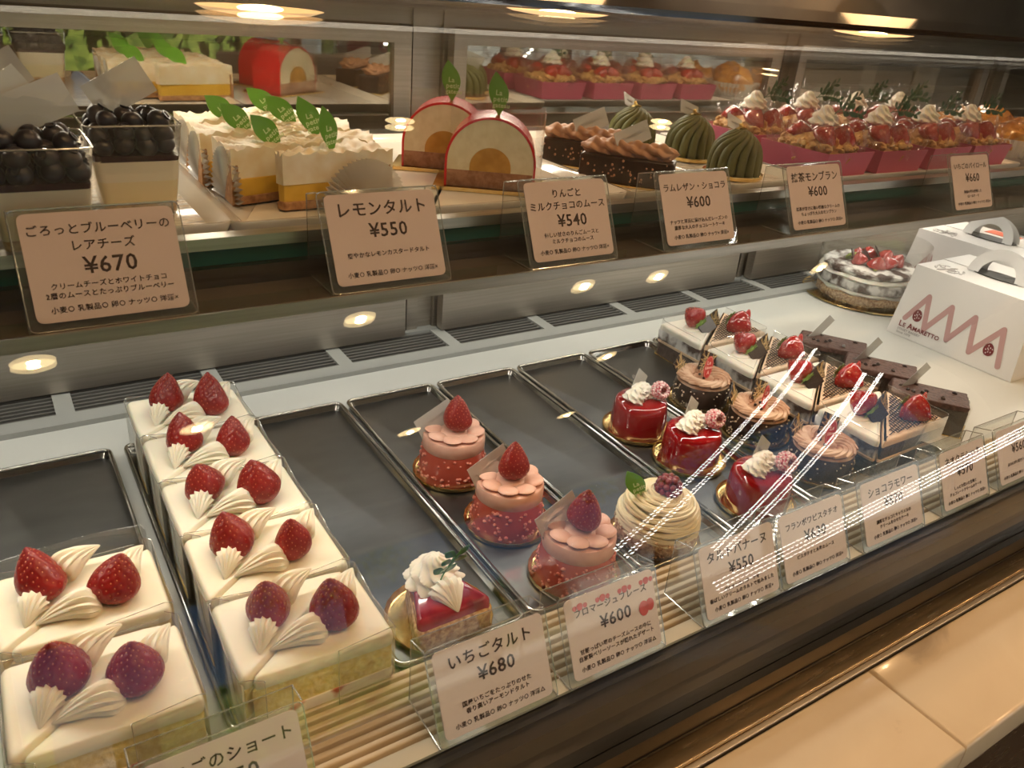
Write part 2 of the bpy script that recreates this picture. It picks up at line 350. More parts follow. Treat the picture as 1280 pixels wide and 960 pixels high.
def strawberry_mesh(name, L=.034, Rr=.0155, seed=0, nseed=150, skin='berry', n=104, m=72):
    g = np.random.default_rng(seed); ph = g.uniform(0, 6.28); lean = g.uniform(-.12, .12, 2); el = g.uniform(.92, 1.06)
    def rad(t): return (math.sqrt(max(0, 1 - ((.30 - t) / .30) ** 2)) if t < .3 else max(0, 1 - ((t - .3) / .7) ** 1.45) ** .78)
    def pt(t, a):
        r = Rr * rad(t) * (1 + .05 * math.cos(2 * a + ph) + .035 * math.cos(3 * a + ph * 2)) * (1 + .02 * math.sin(9 * t + a))
        return np.array([r * math.cos(a) * el + lean[0] * L * t * t, r * math.sin(a) / el + lean[1] * L * t * t, L * t])
    ts = [(.5 - .5 * math.cos(PI * k / m)) for k in range(m + 1)]
    V = np.array([pt(min(.9995, max(.0005, t)), 2 * PI * i / n) for t in ts for i in range(n)])
    sd = []
    for k in range(nseed):
        t = .06 + .90 * (k + .5) / nseed; t = t ** 1.08
        sd.append((t, k * 2.39996 + g.uniform(-.1, .1)))
    SP = np.array([pt(t, a) for t, a in sd]); cen = np.array([0, 0, L * .42])
    D = np.zeros(len(V))
    for p in SP:
        d2 = ((V - p) ** 2).sum(1); D += np.exp(-d2 / (2 * .00095 ** 2)) * .0006
    dirn = V - cen; dirn /= np.linalg.norm(dirn, axis=1)[:, None]; V = V - dirn * np.minimum(D, .0008)[:, None]
    b = MB(); f = rings([[(0, 0, 0)] * n] * (m + 1), cap=(False, False))[1]; b.add((V, f), 0)
    for p in SP:
        d = Vector(p - cen).normalized(); q = d.to_track_quat('Z', 'Y').to_matrix().to_4x4()
        b.add(ell(.00042, .00065, .0003, 6, 4), 1, Matrix.Translation(Vector(p) - d * .0003) @ q)
    return b.mesh(name, [skin, 'seed'])
def empty(name, label, cat, loc=(0, 0, 0), rz=0, group=None):
    o = bpy.data.objects.new(name, None); C.objects.link(o); o.location = loc; o.rotation_euler = (0, 0, rz); o.empty_display_size = .02
    o['label'] = label; o['category'] = cat
    if group: o['group'] = group
    return o
def tag(o, label, cat, group=None, kind=None):
    o['label'] = label; o['category'] = cat
    if group: o['group'] = group
    if kind: o['kind'] = kind
    return o
def struct(o): o['kind'] = 'structure'; return o
def copy_tree(o, parent=None):
    c = o.copy(); C.objects.link(c); c.parent = parent
    for ch in list(o.children): copy_tree(ch, c)
    return c
def place(proto, i, loc, rz, label, group=None):
    """first use places the built thing itself, later ones a copy with copies of its parts"""
    o = proto if i == 0 else copy_tree(proto)
    o.location = loc; o.rotation_euler = (0, 0, rz); o['label'] = label
    if group: o['group'] = group
    return o
def spin(o, names, k):
    for ch in o.children:
        if ch.name.split('.')[0] in names: ch.rotation_euler.z += k
# lettering -> mesh, laid in XY
def lettering(lines, name='lettering', bold=.0):
    """lines: (text, size, x, y, align)"""
    b = MB(); dg = None
    for (txt, size, x, y, *rest) in lines:
        cu = bpy.data.curves.new('t', 'FONT'); cu.body = txt; cu.size = size; cu.align_x = rest[0] if rest else 'CENTER'; cu.resolution_u = 2
        cu.space_character = 1.08; cu.offset = size * .014 + bold; cu.extrude = 0.00006
        o = bpy.data.objects.new('t', cu); C.objects.link(o); bpy.context.view_layer.update()
        dg = bpy.context.evaluated_depsgraph_get(); me = bpy.data.meshes.new_from_object(o.evaluated_get(dg))
        if len(me.vertices):
            v = np.array([tuple(q.co) for q in me.vertices]) + np.array([x, y, 0]); f = [tuple(p.vertices) for p in me.polygons]
            b.add((v, f), 0, None, False)
        bpy.data.objects.remove(o); bpy.data.curves.remove(cu); bpy.data.meshes.remove(me)
    return b

# ------------------------------------------------------------------ room shell, seen only in reflections and through the door glass
def sbox(name, m, b, **k):
    o = MB().add(box(*b), smooth=False).obj(name, m); struct(o); return o
sbox('floor', 'floor', (-2.6, 5.6, -2.6, 2.7, -.90, -.85))
sbox('ceiling', 'ceiling', (-2.6, 5.6, -2.6, 2.7, 1.65, 1.70))
sbox('wall_back', 'wall', (-2.6, 5.6, 2.6, 2.7, -.85, 1.65))
sbox('wall_left', 'wall', (-2.6, -2.5, -2.6, 2.6, -.85, 1.65))
sbox('wall_right', 'wall', (5.5, 5.6, -2.6, 2.6, -.85, 1.65))
b = MB()
for q in [(-2.6, 5.6, -2.6, -2.5, -.85, -.78), (-2.6, 5.6, -2.6, -2.5, 1.15, 1.65), (-2.6, -2.0, -2.6, -2.5, -.78, 1.15), (4.9, 5.6, -2.6, -2.5, -.78, 1.15)]: b.add(box(*q), smooth=False)
struct(b.obj('wall_front', 'wall'))
b = MB()
for x in (-2.0, -.27, 1.46, 3.19, 4.87): b.add(box(x, x + .05, -2.58, -2.52, -.78, 1.15), smooth=False)
for z in (-.78, 1.11): b.add(box(-2.0, 4.92, -2.58, -2.52, z, z + .04), smooth=False)
w = struct(b.obj('window_1', 'alu'))
MB().add(box(-1.98, 4.9, -2.552, -2.546, -.75, 1.12), smooth=False).obj('pane', 'pane', w)
sbox('ground', 'pavement', (-12, 16, -22, -2.6, -.98, -.88))
for i, (x, y) in enumerate(DOWN):
    if i == 0:
        dl = empty('ceiling_downlight', '', 'ceiling light', (x, y, 1.65), 0, 'round downlights in the shop ceiling')
        MB().add(lathe([(.060, -.004), (.060, .0), (.044, 0), (.042, -.004)], 32, cap=(False, False))).obj('bezel', 'white', dl)
        MB().add(lathe([(.001, -.0015), (.042, -.0015), (.042, -.0005), (.001, -.0005)], 24)).obj('diffuser', 'hardbulb', dl)
    else: dl = copy_tree(dl0); dl.location = (x, y, 1.65)
    dl0 = dl if i == 0 else dl0
    dl['label'] = 'round warm recessed downlight in the shop ceiling, ' + ['above the far left of the counter edge', 'above the counter edge, second from the left', 'above the counter edge, third from the left', 'above the counter edge, close beside the third', 'behind the case at the left', 'behind the case in the middle', 'behind the case at the far right', 'near the window at the left', 'nearest the shop window', 'in the aisle at the middle', 'in the aisle at the left', 'in the aisle at the right'][i]
# two bowl pendants hung over the counter; the third is added to make the top-left glare
for i, (x, y, z) in enumerate([(1.65, 2.3, .64), (3.3, 2.3, .62), (.70, 2.25, .93)]):
    if i == 0:
        pd = empty('pendant_lamp', '', 'pendant lamp', (x, y, z), 0, 'bowl pendants over the counter')
        MB().add(lathe([(.02, .11), (.07, .09), (.14, .04), (.165, -.02), (.161, -.02), (.135, .036), (.066, .084), (.001, .10)], 36, cap=(True, False))).obj('lamp_shade', 'opal', pd)
        MB().add(ell(.06, .06, .06, 16, 10, (0, 0, -.01))).obj('bulb', 'hardbulb', pd)
        MB().add(tube([(0, 0, .09), (0, 0, .30)], .003)).obj('cord', 'black', pd); p0 = pd
    else: pd = copy_tree(p0); pd.location = (x, y, z)
    pd['label'] = ['amber bowl pendant lamp behind the case, middle of the three', 'amber bowl pendant lamp behind the case, furthest right', 'added pendant-shaped glow for the glare behind the case, highest and furthest left'][i]
# bead strips of the refrigerated cabinet across the aisle, mirrored by the curved glass as dotted streaks
def led_strip(p, q, label, n=90):
    p, q = Vector(p), Vector(q); o = empty('led_strip', label, 'led strip', p, 0, 'bead light strips across the aisle')
    MB().add(tube([(0, 0, 0), tuple(q - p)], .006)).obj('channel', 'alu', o)
    b = MB()
    for k in range(n):
        c = (q - p) * ((k + .5) / n) + Vector((0, .008, .004)); b.add(ell(.0095, .0045, .005, 6, 4, tuple(c)))
    b.obj('led_beads', 'ledbulb', o)['kind'] = 'stuff'
for k, (p, q) in enumerate([((1.90, -1.5, -.47), (4.1, -1.5, -.20)), ((1.88, -1.5, -.40), (4.1, -1.5, -.13)),
                            ((1.92, -1.5, -.20), (3.4, -1.5, 1.02)), ((1.90, -1.5, -.12), (3.32, -1.5, 1.08)),
                            ((1.53, -1.5, .08), (3.40, -1.5, 1.75 - .12)), ((1.5, -1.5, .16), (3.3, -1.5, 1.62))]):
    led_strip(p, q, ['lowest bead strip, nearly level, on the cabinet opposite', 'second bead strip just above the lowest one', 'lower of the sloping bead strips opposite the case',
                     'sloping bead strip next above the lower one', 'upper steep bead strip opposite the case', 'topmost steep bead strip beside its twin'][k])
# outside: hedge, trees, banner, parked car
def hedge(name, x0, x1, y0, y1, z0, z1, n, label, seed):
    g = np.random.default_rng(seed); b = MB()
    b.add(bumpy(prism([(x0, y0), (x1, y0), (x1, y1), (x0, y1)], z0, z1 - .1, .12, .2, 6), .06, 9, seed))
    for k in range(n):
        s = g.uniform(.02, .05); x, y, z = g.uniform(x0, x1), g.uniform(y0, y1), g.uniform(z0, z1); side = g.integers(0, 3)
        if side == 0: z = z1 - .1 + g.normal() * .04
        elif side == 1: y = y1 + g.normal() * .04
        M = T(x, y, z, g.uniform(0, 6), g.uniform(-1, 1), g.uniform(-1, 1))
        b.add(([(-s, 0, 0), (0, -s * .5, 0), (s, 0, 0), (0, s * .5, .004)], [(0, 1, 2, 3)]), 0, M)
    tag(b.obj(name, 'bush'), label, 'hedge', None, 'stuff')
hedge('hedge', .1, 1.75, -4.9, -4.1, -.9, .36, 2600, 'bright green clipped hedge along the pavement outside', 3)
hedge('hedge', 2.6, 3.1, -5.3, -4.6, -.9, .5, 1100, 'narrow green bush outside beside the banner', 4)
hedge('hedge', -3.0, -.3, -6.4, -5.4, -.9, .8, 1200, 'tall shrub bed further along the street', 5)
for k, (x, y, r) in enumerate([(-1.0, -3.9, .10), (2.1, -6.6, .09), (4.2, -4.8, .12), (6.6, -6.4, .1)]):
    b = MB().add(bumpy(tube([(0, 0, -.05), (.03, 0, .6), (-.02, .03, 1.3), (.05, 0, 2.6)], [r * 1.25, r, r * .9, r * .7], 14), .012, 14, k))
    t = empty('street_tree', ['brown trunk nearest the shop window at the left', 'slim trunk behind the banner', 'thick trunk in the middle of the street view', 'trunk at the far right of the street view'][k], 'tree', (x, y, -.9))
    b.obj('trunk', 'bark', t)
    b = MB(); g = np.random.default_rng(20 + k)
    for q in range(900):
        s = g.uniform(.03, .06); d = g.normal(size=3); d /= np.linalg.norm(d); d *= g.uniform(.5, 1.0)
        b.add(([(-s, 0, 0), (0, -s * .5, 0), (s, 0, 0), (0, s * .5, .004)], [(0, 1, 2, 3)]), 0, T(d[0] * .9, d[1] * .9, 2.9 + d[2] * .7, *g.uniform(0, 3, 3)))
    b.obj('crown', 'bush', t)
t = empty('banner', 'pink and white vertical advertising banner on a pole outside', 'banner', (2.0, -3.3, -.9))
MB().add(grid(lambda u, v: (u * .34, .012 * math.sin(u * 7 + v * 3), .35 + v * 1.0), 12, 20)).add(grid(lambda u, v: (u * .34, .004 + .012 * math.sin(u * 7 + v * 3), .35 + v * 1.0), 12, 20)).obj('cloth', 'banner', t)
MB().add(tube([(-.01, 0, 0), (-.01, 0, 1.42)], .008)).obj('pole', 'white', t); MB().add(lathe([(.14, 0), (.14, .05), (.02, .07)], 20)).obj('foot', 'white', t)
t = empty('parked_car', 'silver car parked along the kerb outside', 'car', (3.0, -8.5, -.88))
b = MB(); prof = [(-2, .35), (-1.95, .75), (-1.2, .92), (-.7, 1.42), (.7, 1.45), (1.35, .95), (2.05, .82), (2.1, .35)]
b.add(rings([[(x, y, z) for x, z in prof] for y in (-.8, .8)])); b.obj('car_body', 'carpaint', t)
MB().add(rings([[(x, y, z) for x, z in [(-1.1, .95), (-.66, 1.36), (.66, 1.39), (1.2, .97)]] for y in (-.81, .81)])).obj('side_window', 'black', t)
for x in (-1.3, 1.35): MB().add(lathe([(.02, -.83), (.32, -.83), (.32, .83), (.02, .83)], 24), 0, T(x, 0, .32, 0, PI / 2)).obj('wheel', 'black', t)
# kitchen side, seen dimly through the tinted door glass
t = empty('back_counter', 'plain steel work counter behind the display case', 'counter', (1.2, 1.75, -.85))
MB().add(box(-1.6, 2.6, -.3, .5, .82, .86), smooth=False).obj('worktop', 'steel', t); MB().add(box(-1.55, 2.55, -.25, .45, .02, .82), smooth=False).obj('cabinet_body', 'wall', t)
for k, (x, y, w_, h_) in enumerate([(2.42, 1.93, .36, .315), (2.79, 1.95, .26, .335), (3.20, 1.93, .42, .305)]):
    o = empty('carton', ['tall grey carton at the left behind the sliding doors', 'lower grey carton between the two taller ones behind the doors', 'widest grey carton at the right behind the sliding doors'][k], 'carton', (x, y, .012), .1, 'cartons on the work counter behind')
    MB().add(prism([(-w_ / 2, -.12), (w_ / 2, -.12), (w_ / 2, .12), (-w_ / 2, .12)], 0, h_, .003)).obj('body', 'greybox', o)
    MB().add(box(-w_ / 2 - .002, w_ / 2 + .002, -.122, .122, h_ - .05, h_ + .003), smooth=False).obj('lid', 'greybox', o)

# ------------------------------------------------------------------ the display case
XA, XB = -.75, 2.75
case = empty('display_case', 'long refrigerated cake display case with curved front glass and steel frame', 'display case', (1.0, .6, -.85))
def cpart(name, m, *bx, smooth=False, kind=None):
    b_ = MB()
    for q in bx: b_.add(box(*q), smooth=False)
    o = b_.obj(name, m, case, (-1.0, -.6, .85)); return o
cpart('case_base', 'black', (XA, XB, .235, .98, -.83, -.02))
cpart('deck_panel', 'deck', (XA, XB, .37, .835, -.02, 0))
cpart('front_channel', 'black', (XA, XB, .252, .298, -.02, .004))
cpart('vent_flange', 'vent', (XA, XB, .835, .858, -.02, .006), (XA, XB, .918, .955, -.02, .006))
x = .03 - .156 * 4
while x < XB - .16:
    b = MB(); b.add(box(x + .009, x + .147, .858, .918, -.02, -.008), 1, smooth=False)
    for k in range(7): b.add(box(x + .009, x + .147, .8615 + k * .0083, .8645 + k * .0083, -.008, .0038), 2, smooth=False)
    for q in ((x, x + .009), (x + .147, x + .156)): b.add(box(q[0], q[1], .858, .918, -.02, .0055), 0, smooth=False)
    b.obj('vent_grille', ['vent', 'dark', 'slat'], case, (-1.0, -.6, .85)); x += .156
b = MB(); b.add(box(XA, XB, .300, .368, -.02, .006), 1, smooth=False)
for k in range(9): b.add(prism([(XA, .303 + k * .0072), (XB, .303 + k * .0072), (XB, .3072 + k * .0072), (XA, .3072 + k * .0072)], .006, .020, .0015), 0)
b.obj('air_grille', ['grille', 'ledge'], case, (-1.0, -.6, .85))
cpart('card_ledge', 'ledge', (XA, XB, .289, .3005, .018, .029)); cpart('ledge_riser', 'black', (XA, XB, .2805, .289, -.02, .0265))
cpart('glass_gasket', 'black', (XA, XB, .2388, .2445, -.02, .019), (XA, XB, .238, .254, -.02, .003), (XA, XB, .2505, .280, -.02, .010))  # raised front strip is added to hide the counter's reflection in the glass
b = MB(); b.add(prism([(XA, .222), (XB, .222), (XB, .2385), (XA, .2385)], -.03, .001, .0015)); b.add(prism([(XA, .2175), (XB, .2175), (XB, .222), (XA, .222)], -.03, -.002, .001), 1)
b.obj('front_trim', ['trim', 'alu'], case, (-1.0, -.6, .85))
# posts and the top rail of the door frame
def posts(x0, x1):
    b = MB(); w_ = (x1 - x0)
    for a, c_, y in ((0, .30, .926), (.30, .72, .932), (.72, 1.0, .926)): b.add(prism([(x0 + a * w_, y), (x0 + c_ * w_ - .0006, y), (x0 + c_ * w_ - .0006, .965), (x0 + a * w_, .965)], .004, .418, .0008), smooth=False)
    b.obj('frame_post', 'alu', case, (-1.0, -.6, .85))
for a, c_ in ((.457, .513), (1.112, 1.152), (1.732, 1.79), (-.72, -.68), (2.7, 2.74)): posts(a, c_)
b = MB(); b.add(box(XA, XB, .930, .962, .395, .4185), smooth=False); b.add(box(XA, XB, .922, .930, .4125, .4185), 0, smooth=False); b.add(box(XA, XB, .928, .930, .4005, .4025), 0, smooth=False)
b.obj('top_rail', 'alu', case, (-1.0, -.6, .85))
MB().add(rings([[(x, .930, .4205), (x, 1.12, .4205), (x, 1.12, .446), (x, .930, .4305)] for x in (XA, XB)]), smooth=False).obj('case_roof', 'roofglass', case, (-1.0, -.6, .85))
b = MB().add(tube([(XA, .924, .4205), (XB, .924, .4205)], .0028, 8)); b.obj('roof_edge', 'chrome', case, (-1.0, -.6, .85))
# curved front glass
BP = [np.array(p) for p in [(.245, .0032), (.30, .30), (.5, .43), (.928, .4245)]]
def bz(t): return (1 - t) ** 3 * BP[0] + 3 * (1 - t) ** 2 * t * BP[1] + 3 * (1 - t) * t * t * BP[2] + t ** 3 * BP[3]
Cv = [bz(k / 60) for k in range(61)]; Nn = []
for k in range(61):
    t = Cv[min(60, k + 1)] - Cv[max(0, k - 1)]; t = t / np.linalg.norm(t); Nn.append(np.array([-t[1], t[0]]))
b = MB()
ring = [Cv[k] + Nn[k] * .0 for k in range(61)] + [Cv[k] - Nn[k] * .006 for k in range(60, -1, -1)]
for off, fl in ((0., False), (.006, True)):
    rr_ = [Cv[k] - Nn[k] * off for k in range(61)]
    b.add(([(x, p[0], max(.0031, p[1])) for x in (XA, XB) for p in rr_], [(k, k + 1, 62 + k, 61 + k) for k in range(60)]))
for k in (0, 60):
    b.add(([(x, *(Cv[k] - Nn[k] * off)) for x in (XA, XB) for off in (0, .006)], [(0, 1, 3, 2)]), 0, None, False)
o = b.obj('front_glass', 'glass', case, (-1.0, -.6, .85))
# sliding doors of tinted mirror glass
def door(x0, x1, label):
    d = empty('sliding_door', label, 'sliding door', (x0, .905, .008), 0, 'mirror glass sliding doors at the back of the case'); w_ = x1 - x0
    b = MB()
    for q in [(0, .018, 0, .016, 0, .385), (w_ - .022, w_, 0, .016, 0, .385), (.018, w_ - .022, 0, .016, .368, .385), (.018, w_ - .022, 0, .016, 0, .052)]: b.add(box(*q), smooth=False)
    b.obj('door_frame', 'alu', d); MB().add(box(.018, w_ - .022, .006, .008, .052, .368), smooth=False).obj('mirror_pane', 'mirror', d)
door(-.679, .445, 'leftmost sliding mirror door, behind the blueberry cups and lemon tarts')
door(.501, 1.083, 'second sliding mirror door from the left, behind the red domes and green cakes')
door(1.124, 1.688, 'third sliding mirror door from the left, behind the pink boxed pies')
door(1.745, 2.690, 'rightmost sliding mirror door, at the far end of the case')
# glass shelf with its front bars and the ledge that carries the upper price cards
sh = empty('glass_shelf', 'long green-edged glass shelf carrying the upper row of cakes', 'shelf', (1.0, .6, .27))
def spart(name, m, *bx):
    b_ = MB()
    for q in bx: b_.add(box(*q), smooth=False)
    return b_.obj(name, m, sh, (-1.0, -.6, -.27))
spart('shelf_glass', 'acrylic', (XA, XB, .519, .86, .272, .282))
spart('shelf_edge', 'green_edge', (XA, XB, .5125, .519, .2715, .2822))
spart('front_bar', 'steel', (XA, XB, .5100, .5225, .2822, .2900))
spart('shelf_channel', 'brown_bar', (XA, XB, .506, .5155, .2655, .2712), (XA, XB, .5, .512, .252, .2655))
spart('back_rail', 'steel', (XA, XB, .86, .868, .268, .288))
spart('card_rail', 'rail', (XA, XB, .450, .505, .2585, .2610)); spart('rail_lip', 'steel', (XA, XB, .4485, .4505, .2570, .2650))
for x in (-.3, .485, 1.131, 1.76, 2.4):
    spart('shelf_bracket', 'alu', (x - .004, x + .004, .52, .903, .252, .2715))
# marble counter in front
ct = empty('marble_counter', 'cream marble counter ledge in front of the case', 'counter', (1, .18, -.85))
b_ = MB().add(box(XA, XB, .15, .2165, -.84, -.035), smooth=False).obj('counter_base', 'trim', ct, (-1, -.18, .85))
x = -.69
while x < XB - .5:
    MB().add(prism([(x + .0006, .136), (x + .5994, .136), (x + .5994, .217), (x + .0006, .217)], -.032, -.003, .004)).obj('marble_slab', 'marble', ct, (-1, -.18, .85)); x += .6

# ------------------------------------------------------------------ trays
def ring_path(x0, x1, y0, y1, r, z, n=6):
    P = roundpoly([(x0, y0), (x1, y0), (x1, y1), (x0, y1)], r, n); return [(p[0], p[1], z) for p in P]
def ring_tube(P, r, n=8):
    k = len(P); R = []
    for i in range(k):
        p = Vector(P[i]); t = (Vector(P[(i + 1) % k]) - Vector(P[i - 1])).normalized(); a = Vector((t.y, -t.x, 0))
        R.append([tuple(p + a * r * math.cos(2 * PI * j / n) + Vector((0, 0, r * math.sin(2 * PI * j / n)))) for j in range(n)])
    R.append(R[0]); return rings(R, cap=(False, False))
def steel_tray():
    t = empty('steel_tray', '', 'tray'); w_, l_ = .1125, .390
    MB().add(prism(roundpoly([(-w_ / 2 + .004, 0.004), (w_ / 2 - .004, 0.004), (w_ / 2 - .004, l_ - .004), (-w_ / 2 + .004, l_ - .004)], .006), .0004, .0022, .0004), smooth=False).obj('tray_bottom', 'tray', t)
    b = MB(); A = ring_path(-w_ / 2 + .006, w_ / 2 - .006, .006, l_ - .006, .007, .0022); Bq = ring_path(-w_ / 2 + .0025, w_ / 2 - .0025, .0025, l_ - .0025, .009, .0085)
    n = len(A); b.add((A + Bq, [(i, (i + 1) % n, n + (i + 1) % n, n + i) for i in range(n)])); b.add(ring_tube(Bq, .0021)); b.obj('rim', 'chrome', t)
    return t
tr = steel_tray()
TX = [.0035, .125, .241, .3565, .4715, .587, .7025, .818]
TL = ['dark steel tray at the far left holding four shortcakes', 'dark steel tray under the long row of shortcakes', 'dark steel tray with the single strawberry tart at its front', 'dark steel tray holding three coral strawberry mousses',
      'dark steel tray holding the swirled banana tart', 'dark steel tray holding three red glazed domes', 'dark steel tray under the chocolate rounds with caramel cream', 'rightmost dark steel tray, under the chocolate strawberry wedges']
for i, x in enumerate(TX): place(tr, i, (x, .375, .0), 0, TL[i], 'dark steel trays on the lower deck')
def porcelain(name, w_, l_, emb, label, x, y, m='porcelain'):
    t = empty(name, label, 'tray', (x, y, .2825), 0, 'white trays on the glass shelf')
    b = MB(); o1 = roundpoly([(0, 0), (w_, 0), (w_, l_), (0, l_)], .006); 
    lev = [(o1, .0), (inset(o1, -.004), .009), (inset(o1, -.0035), .0105), (inset(o1, .002), .0095), (inset(o1, .009), .0045)]
    R = [[(p[0], p[1], z) for p in P] for P, z in lev]; b.add(rings(R, cap=(True, False))); b.obj('tray_rim', m, t)
    MB().add(prism(inset(o1, .0085), .003, .0046, .0003), smooth=False).obj('tray_floor', emb, t)
    return t
porcelain('porcelain_tray', .266, .285, 'emboss', 'embossed white porcelain tray under the blueberry cups', -.135, .535)
porcelain('porcelain_tray', .136, .275, 'porcelain', 'white porcelain tray under the lemon tarts', .137, .533)
porcelain('porcelain_tray', .195, .275, 'porcelain', 'white porcelain tray under the two red domes', .278, .535)
porcelain('porcelain_tray', .118, .275, 'porcelain', 'white porcelain tray under the chocolate bars', .4805, .533)
porcelain('porcelain_tray', .112, .265, 'emboss', 'embossed white porcelain tray under the green cakes', .6085, .535)
porcelain('plastic_tray', .40, .245, 'greytray', 'long white plastic tray under the pink boxed pies', .7345, .533, 'greytray')
porcelain('plastic_tray', .34, .245, 'greytray', 'white plastic tray under the amber pastries at the right', 1.165, .533, 'greytray')
SZ = .2875   # top of the shelf trays
DZ = .0025   # top of the steel trays

# ------------------------------------------------------------------ shortcakes
berries = [strawberry_mesh('strawberry', .0345, .0158, s) for s in (1, 2, 5)]
def film_strip(path, z0, z1, m='film'):
    """standing band of clear film along a path, with its own thickness"""
    n = len(path); th = .0003; L_ = []
    for i in range(n):
        a, c_ = np.array(path[max(0, i - 1)]), np.array(path[min(n - 1, i + 1)]); t = (c_ - a) / (np.linalg.norm(c_ - a) + 1e-9); L_.append(np.array([-t[1], t[0]]))
    z = z1 if callable(z1) else (lambda i: z1)
    R = [[(p[0], p[1], z0), (p[0] + L_[i][0] * th, p[1] + L_[i][1] * th, z0), (p[0] + L_[i][0] * th, p[1] + L_[i][1] * th, z(i)), (p[0], p[1], z(i))] for i, p in enumerate(path)]
    return rings(R)
def wedge_cake(kind, w_=.099, d_=.0765):
    """right-triangle half of a rectangular cake; kind 'A' keeps the left and back legs, 'B' the front and right legs"""
    t = empty('shortcake_wedge', '', 'cake')
    P = [(0, .0006), (w_ - .0008, d_), (0, d_)] if kind == 'A' else [(.0008, 0), (w_, 0), (w_, d_ - .0006)]
    h = .0505
    for z0, z1, m, nm, ins in ((.001, .0185, 'sponge', 'lower_sponge', .0012), (.0185, .0275, 'filling', 'filling', .0006), (.0275, h, 'sponge', 'upper_sponge', .0012)):
        MB().add(bumpy(prism(inset(roundpoly(P, .003), ins), z0, z1, .0006), .0006, 260, 3), smooth=False).obj(nm, m, t)
    # cream coat with a slightly rolling top
    Q = roundpoly(P, .005, 5); b = MB(); R = []
    cen_ = np.mean([np.array(q) for q in Q], axis=0)
    for z, i_ in ((h - .001, .0003), (h + .003, -.0003), (h + .0062, .0003), (h + .0078, .0014), (h + .0084, .0022), (h + .0088, .004), (h + .0088, .5)):
        PP = inset(Q, i_) if i_ < .002 else [np.array(q) + (cen_ - np.array(q)) * (i_ / .03 if i_ < .1 else .6) for q in Q]
        R.append([(p[0], p[1], z + .0016 * math.sin(p[0] * 120 + p[1] * 90)) for p in PP])
    b.add(rings(R)); 
    if kind == 'A': b.add(prism(inset([(0, 0.004), (.0035, .0065), (.0035, d_), (0, d_)], .0), .004, h + .004, .001))
    b.obj('cream_coat', 'cream', t)
    c_ = (.031, .049) if kind == 'A' else (.068, .029)
    bm_ = link('strawberry', berries[0], t, (c_[0], c_[1], h + .0068)); zt = h + .0080
    a = math.atan2(d_, w_)
    if kind == 'A':
        MB().add(shell(.021, .0085, .011)).obj('cream_shell', 'cream', t, (c_[0] - .006, c_[1] - .010, zt), (0, 0, math.radians(-115)))
        MB().add(shell(.032, .0082, .014)).obj('cream_shell', 'cream', t, (c_[0] + .010, c_[1] + .008, zt), (0, math.radians(-24), math.radians(24)))
    else:
        MB().add(shell(.038, .0090, .012)).obj('cream_shell', 'cream', t, (c_[0] - .008, c_[1] - .010, zt), (0, 0, math.radians(178)))
        MB().add(shell(.029, .0080, .014)).obj('cream_shell', 'cream', t, (c_[0] + .009, c_[1] + .008, zt), (0, math.radians(-24), math.radians(52)))
    if kind == 'A': path = [(.012, -.004), (.004, -.003), (-.001, .003), (-.0016, .03), (-.0016, d_ - .004), (.002, d_ + .0012), (.04, d_ + .0012), (w_ - .01, d_ + .0014)]
    else: path = [(w_ * .6, -.0014), (w_ - .004, -.0014), (w_ + .0014, .002), (w_ + .0014, .04), (w_ + .0014, d_ - .004), (w_ - .006, d_ + .001)]
    MB().add(film_strip(path, .001, lambda i: .0615 + .004 * math.sin(i * 1.7))).add(tube([(p[0], p[1], .0615 + .004 * math.sin(i * 1.7)) for i, p in enumerate(path)], .00032, 4), 1).add(tube([(path[0][0], path[0][1], .002), (path[0][0], path[0][1], .0615)], .0003, 4), 1).obj('film_wrap', ['film', 'edge'], t)
    MB().add(prism(inset(roundpoly(P, .002), -.001), 0, .001, .0002), smooth=False).obj('gold_card', 'gold', t)
    return t
wA = wedge_cake('A'); wB = wedge_cake('B')
rows = [(.0765, .6735), (.0765, .595), (.0765, .5175), (.0765, .440), (.0765, .3615)]
ordn = ['back', 'second', 'middle', 'fourth', 'front']
cnt = 0
for i, (x, y) in enumerate(rows):
    for kd, pr, sd in (('A', wA, 'left'), ('B', wB, 'right')):
        lab = f"strawberry shortcake wedge in the {ordn[i]} row of the long tray, on its {sd} side"
        o = place(pr, cnt if kd == 'A' else cnt, (x, y, DZ), 0, lab, 'shortcakes in the long row')
        for ch in o.children:
            if ch.name.startswith('strawberry'):
                ch.data = berries[(i * 2 + (kd == 'B')) % 3]; ch.rotation_euler = (.07 * math.sin(i * 2.1 + (kd == 'B')) - .10, .08 * math.cos(i * 1.7 + 1), i * .9); s = 1 + .06 * math.sin(i * 3 + (kd == 'B') * 2); ch.scale = (s * .98, s * .98, s * (1.10 + .05 * math.cos(i)))
    cnt += 1
for i, (x, y) in enumerate([(-.044, .450), (-.044, .3635)]):
    for kd, pr, sd in (('A', wA, 'left'), ('B', wB, 'right')):
        o = place(pr, 9, (x, y, DZ), 0, f"strawberry shortcake wedge at the far left, {'back' if i == 0 else 'front'} pair, {sd} piece", 'shortcakes on the far left tray')
        for ch in o.children:
            if ch.name.startswith('strawberry'):
                ch.data = berries[(i + (kd == 'B') * 2 + 1) % 3]; ch.rotation_euler = (.12 if kd == 'B' else -.12, -.12 if kd == 'A' else .04, i * 2.3 + (kd == 'B')); ch.scale = (1.02, 1.02, 1.12) if kd == 'A' else (1.05, 1.05, .98)
t = empty('loose_film_band', 'loose curl of clear film standing behind the far left shortcakes', 'film', (-.04, .53, DZ))
MB().add(film_strip([(0, .002), (.03, .006), (.06, .008), (.092, .004), (.094, -.004)], .0, .07)).obj('film_wrap', 'film', t)

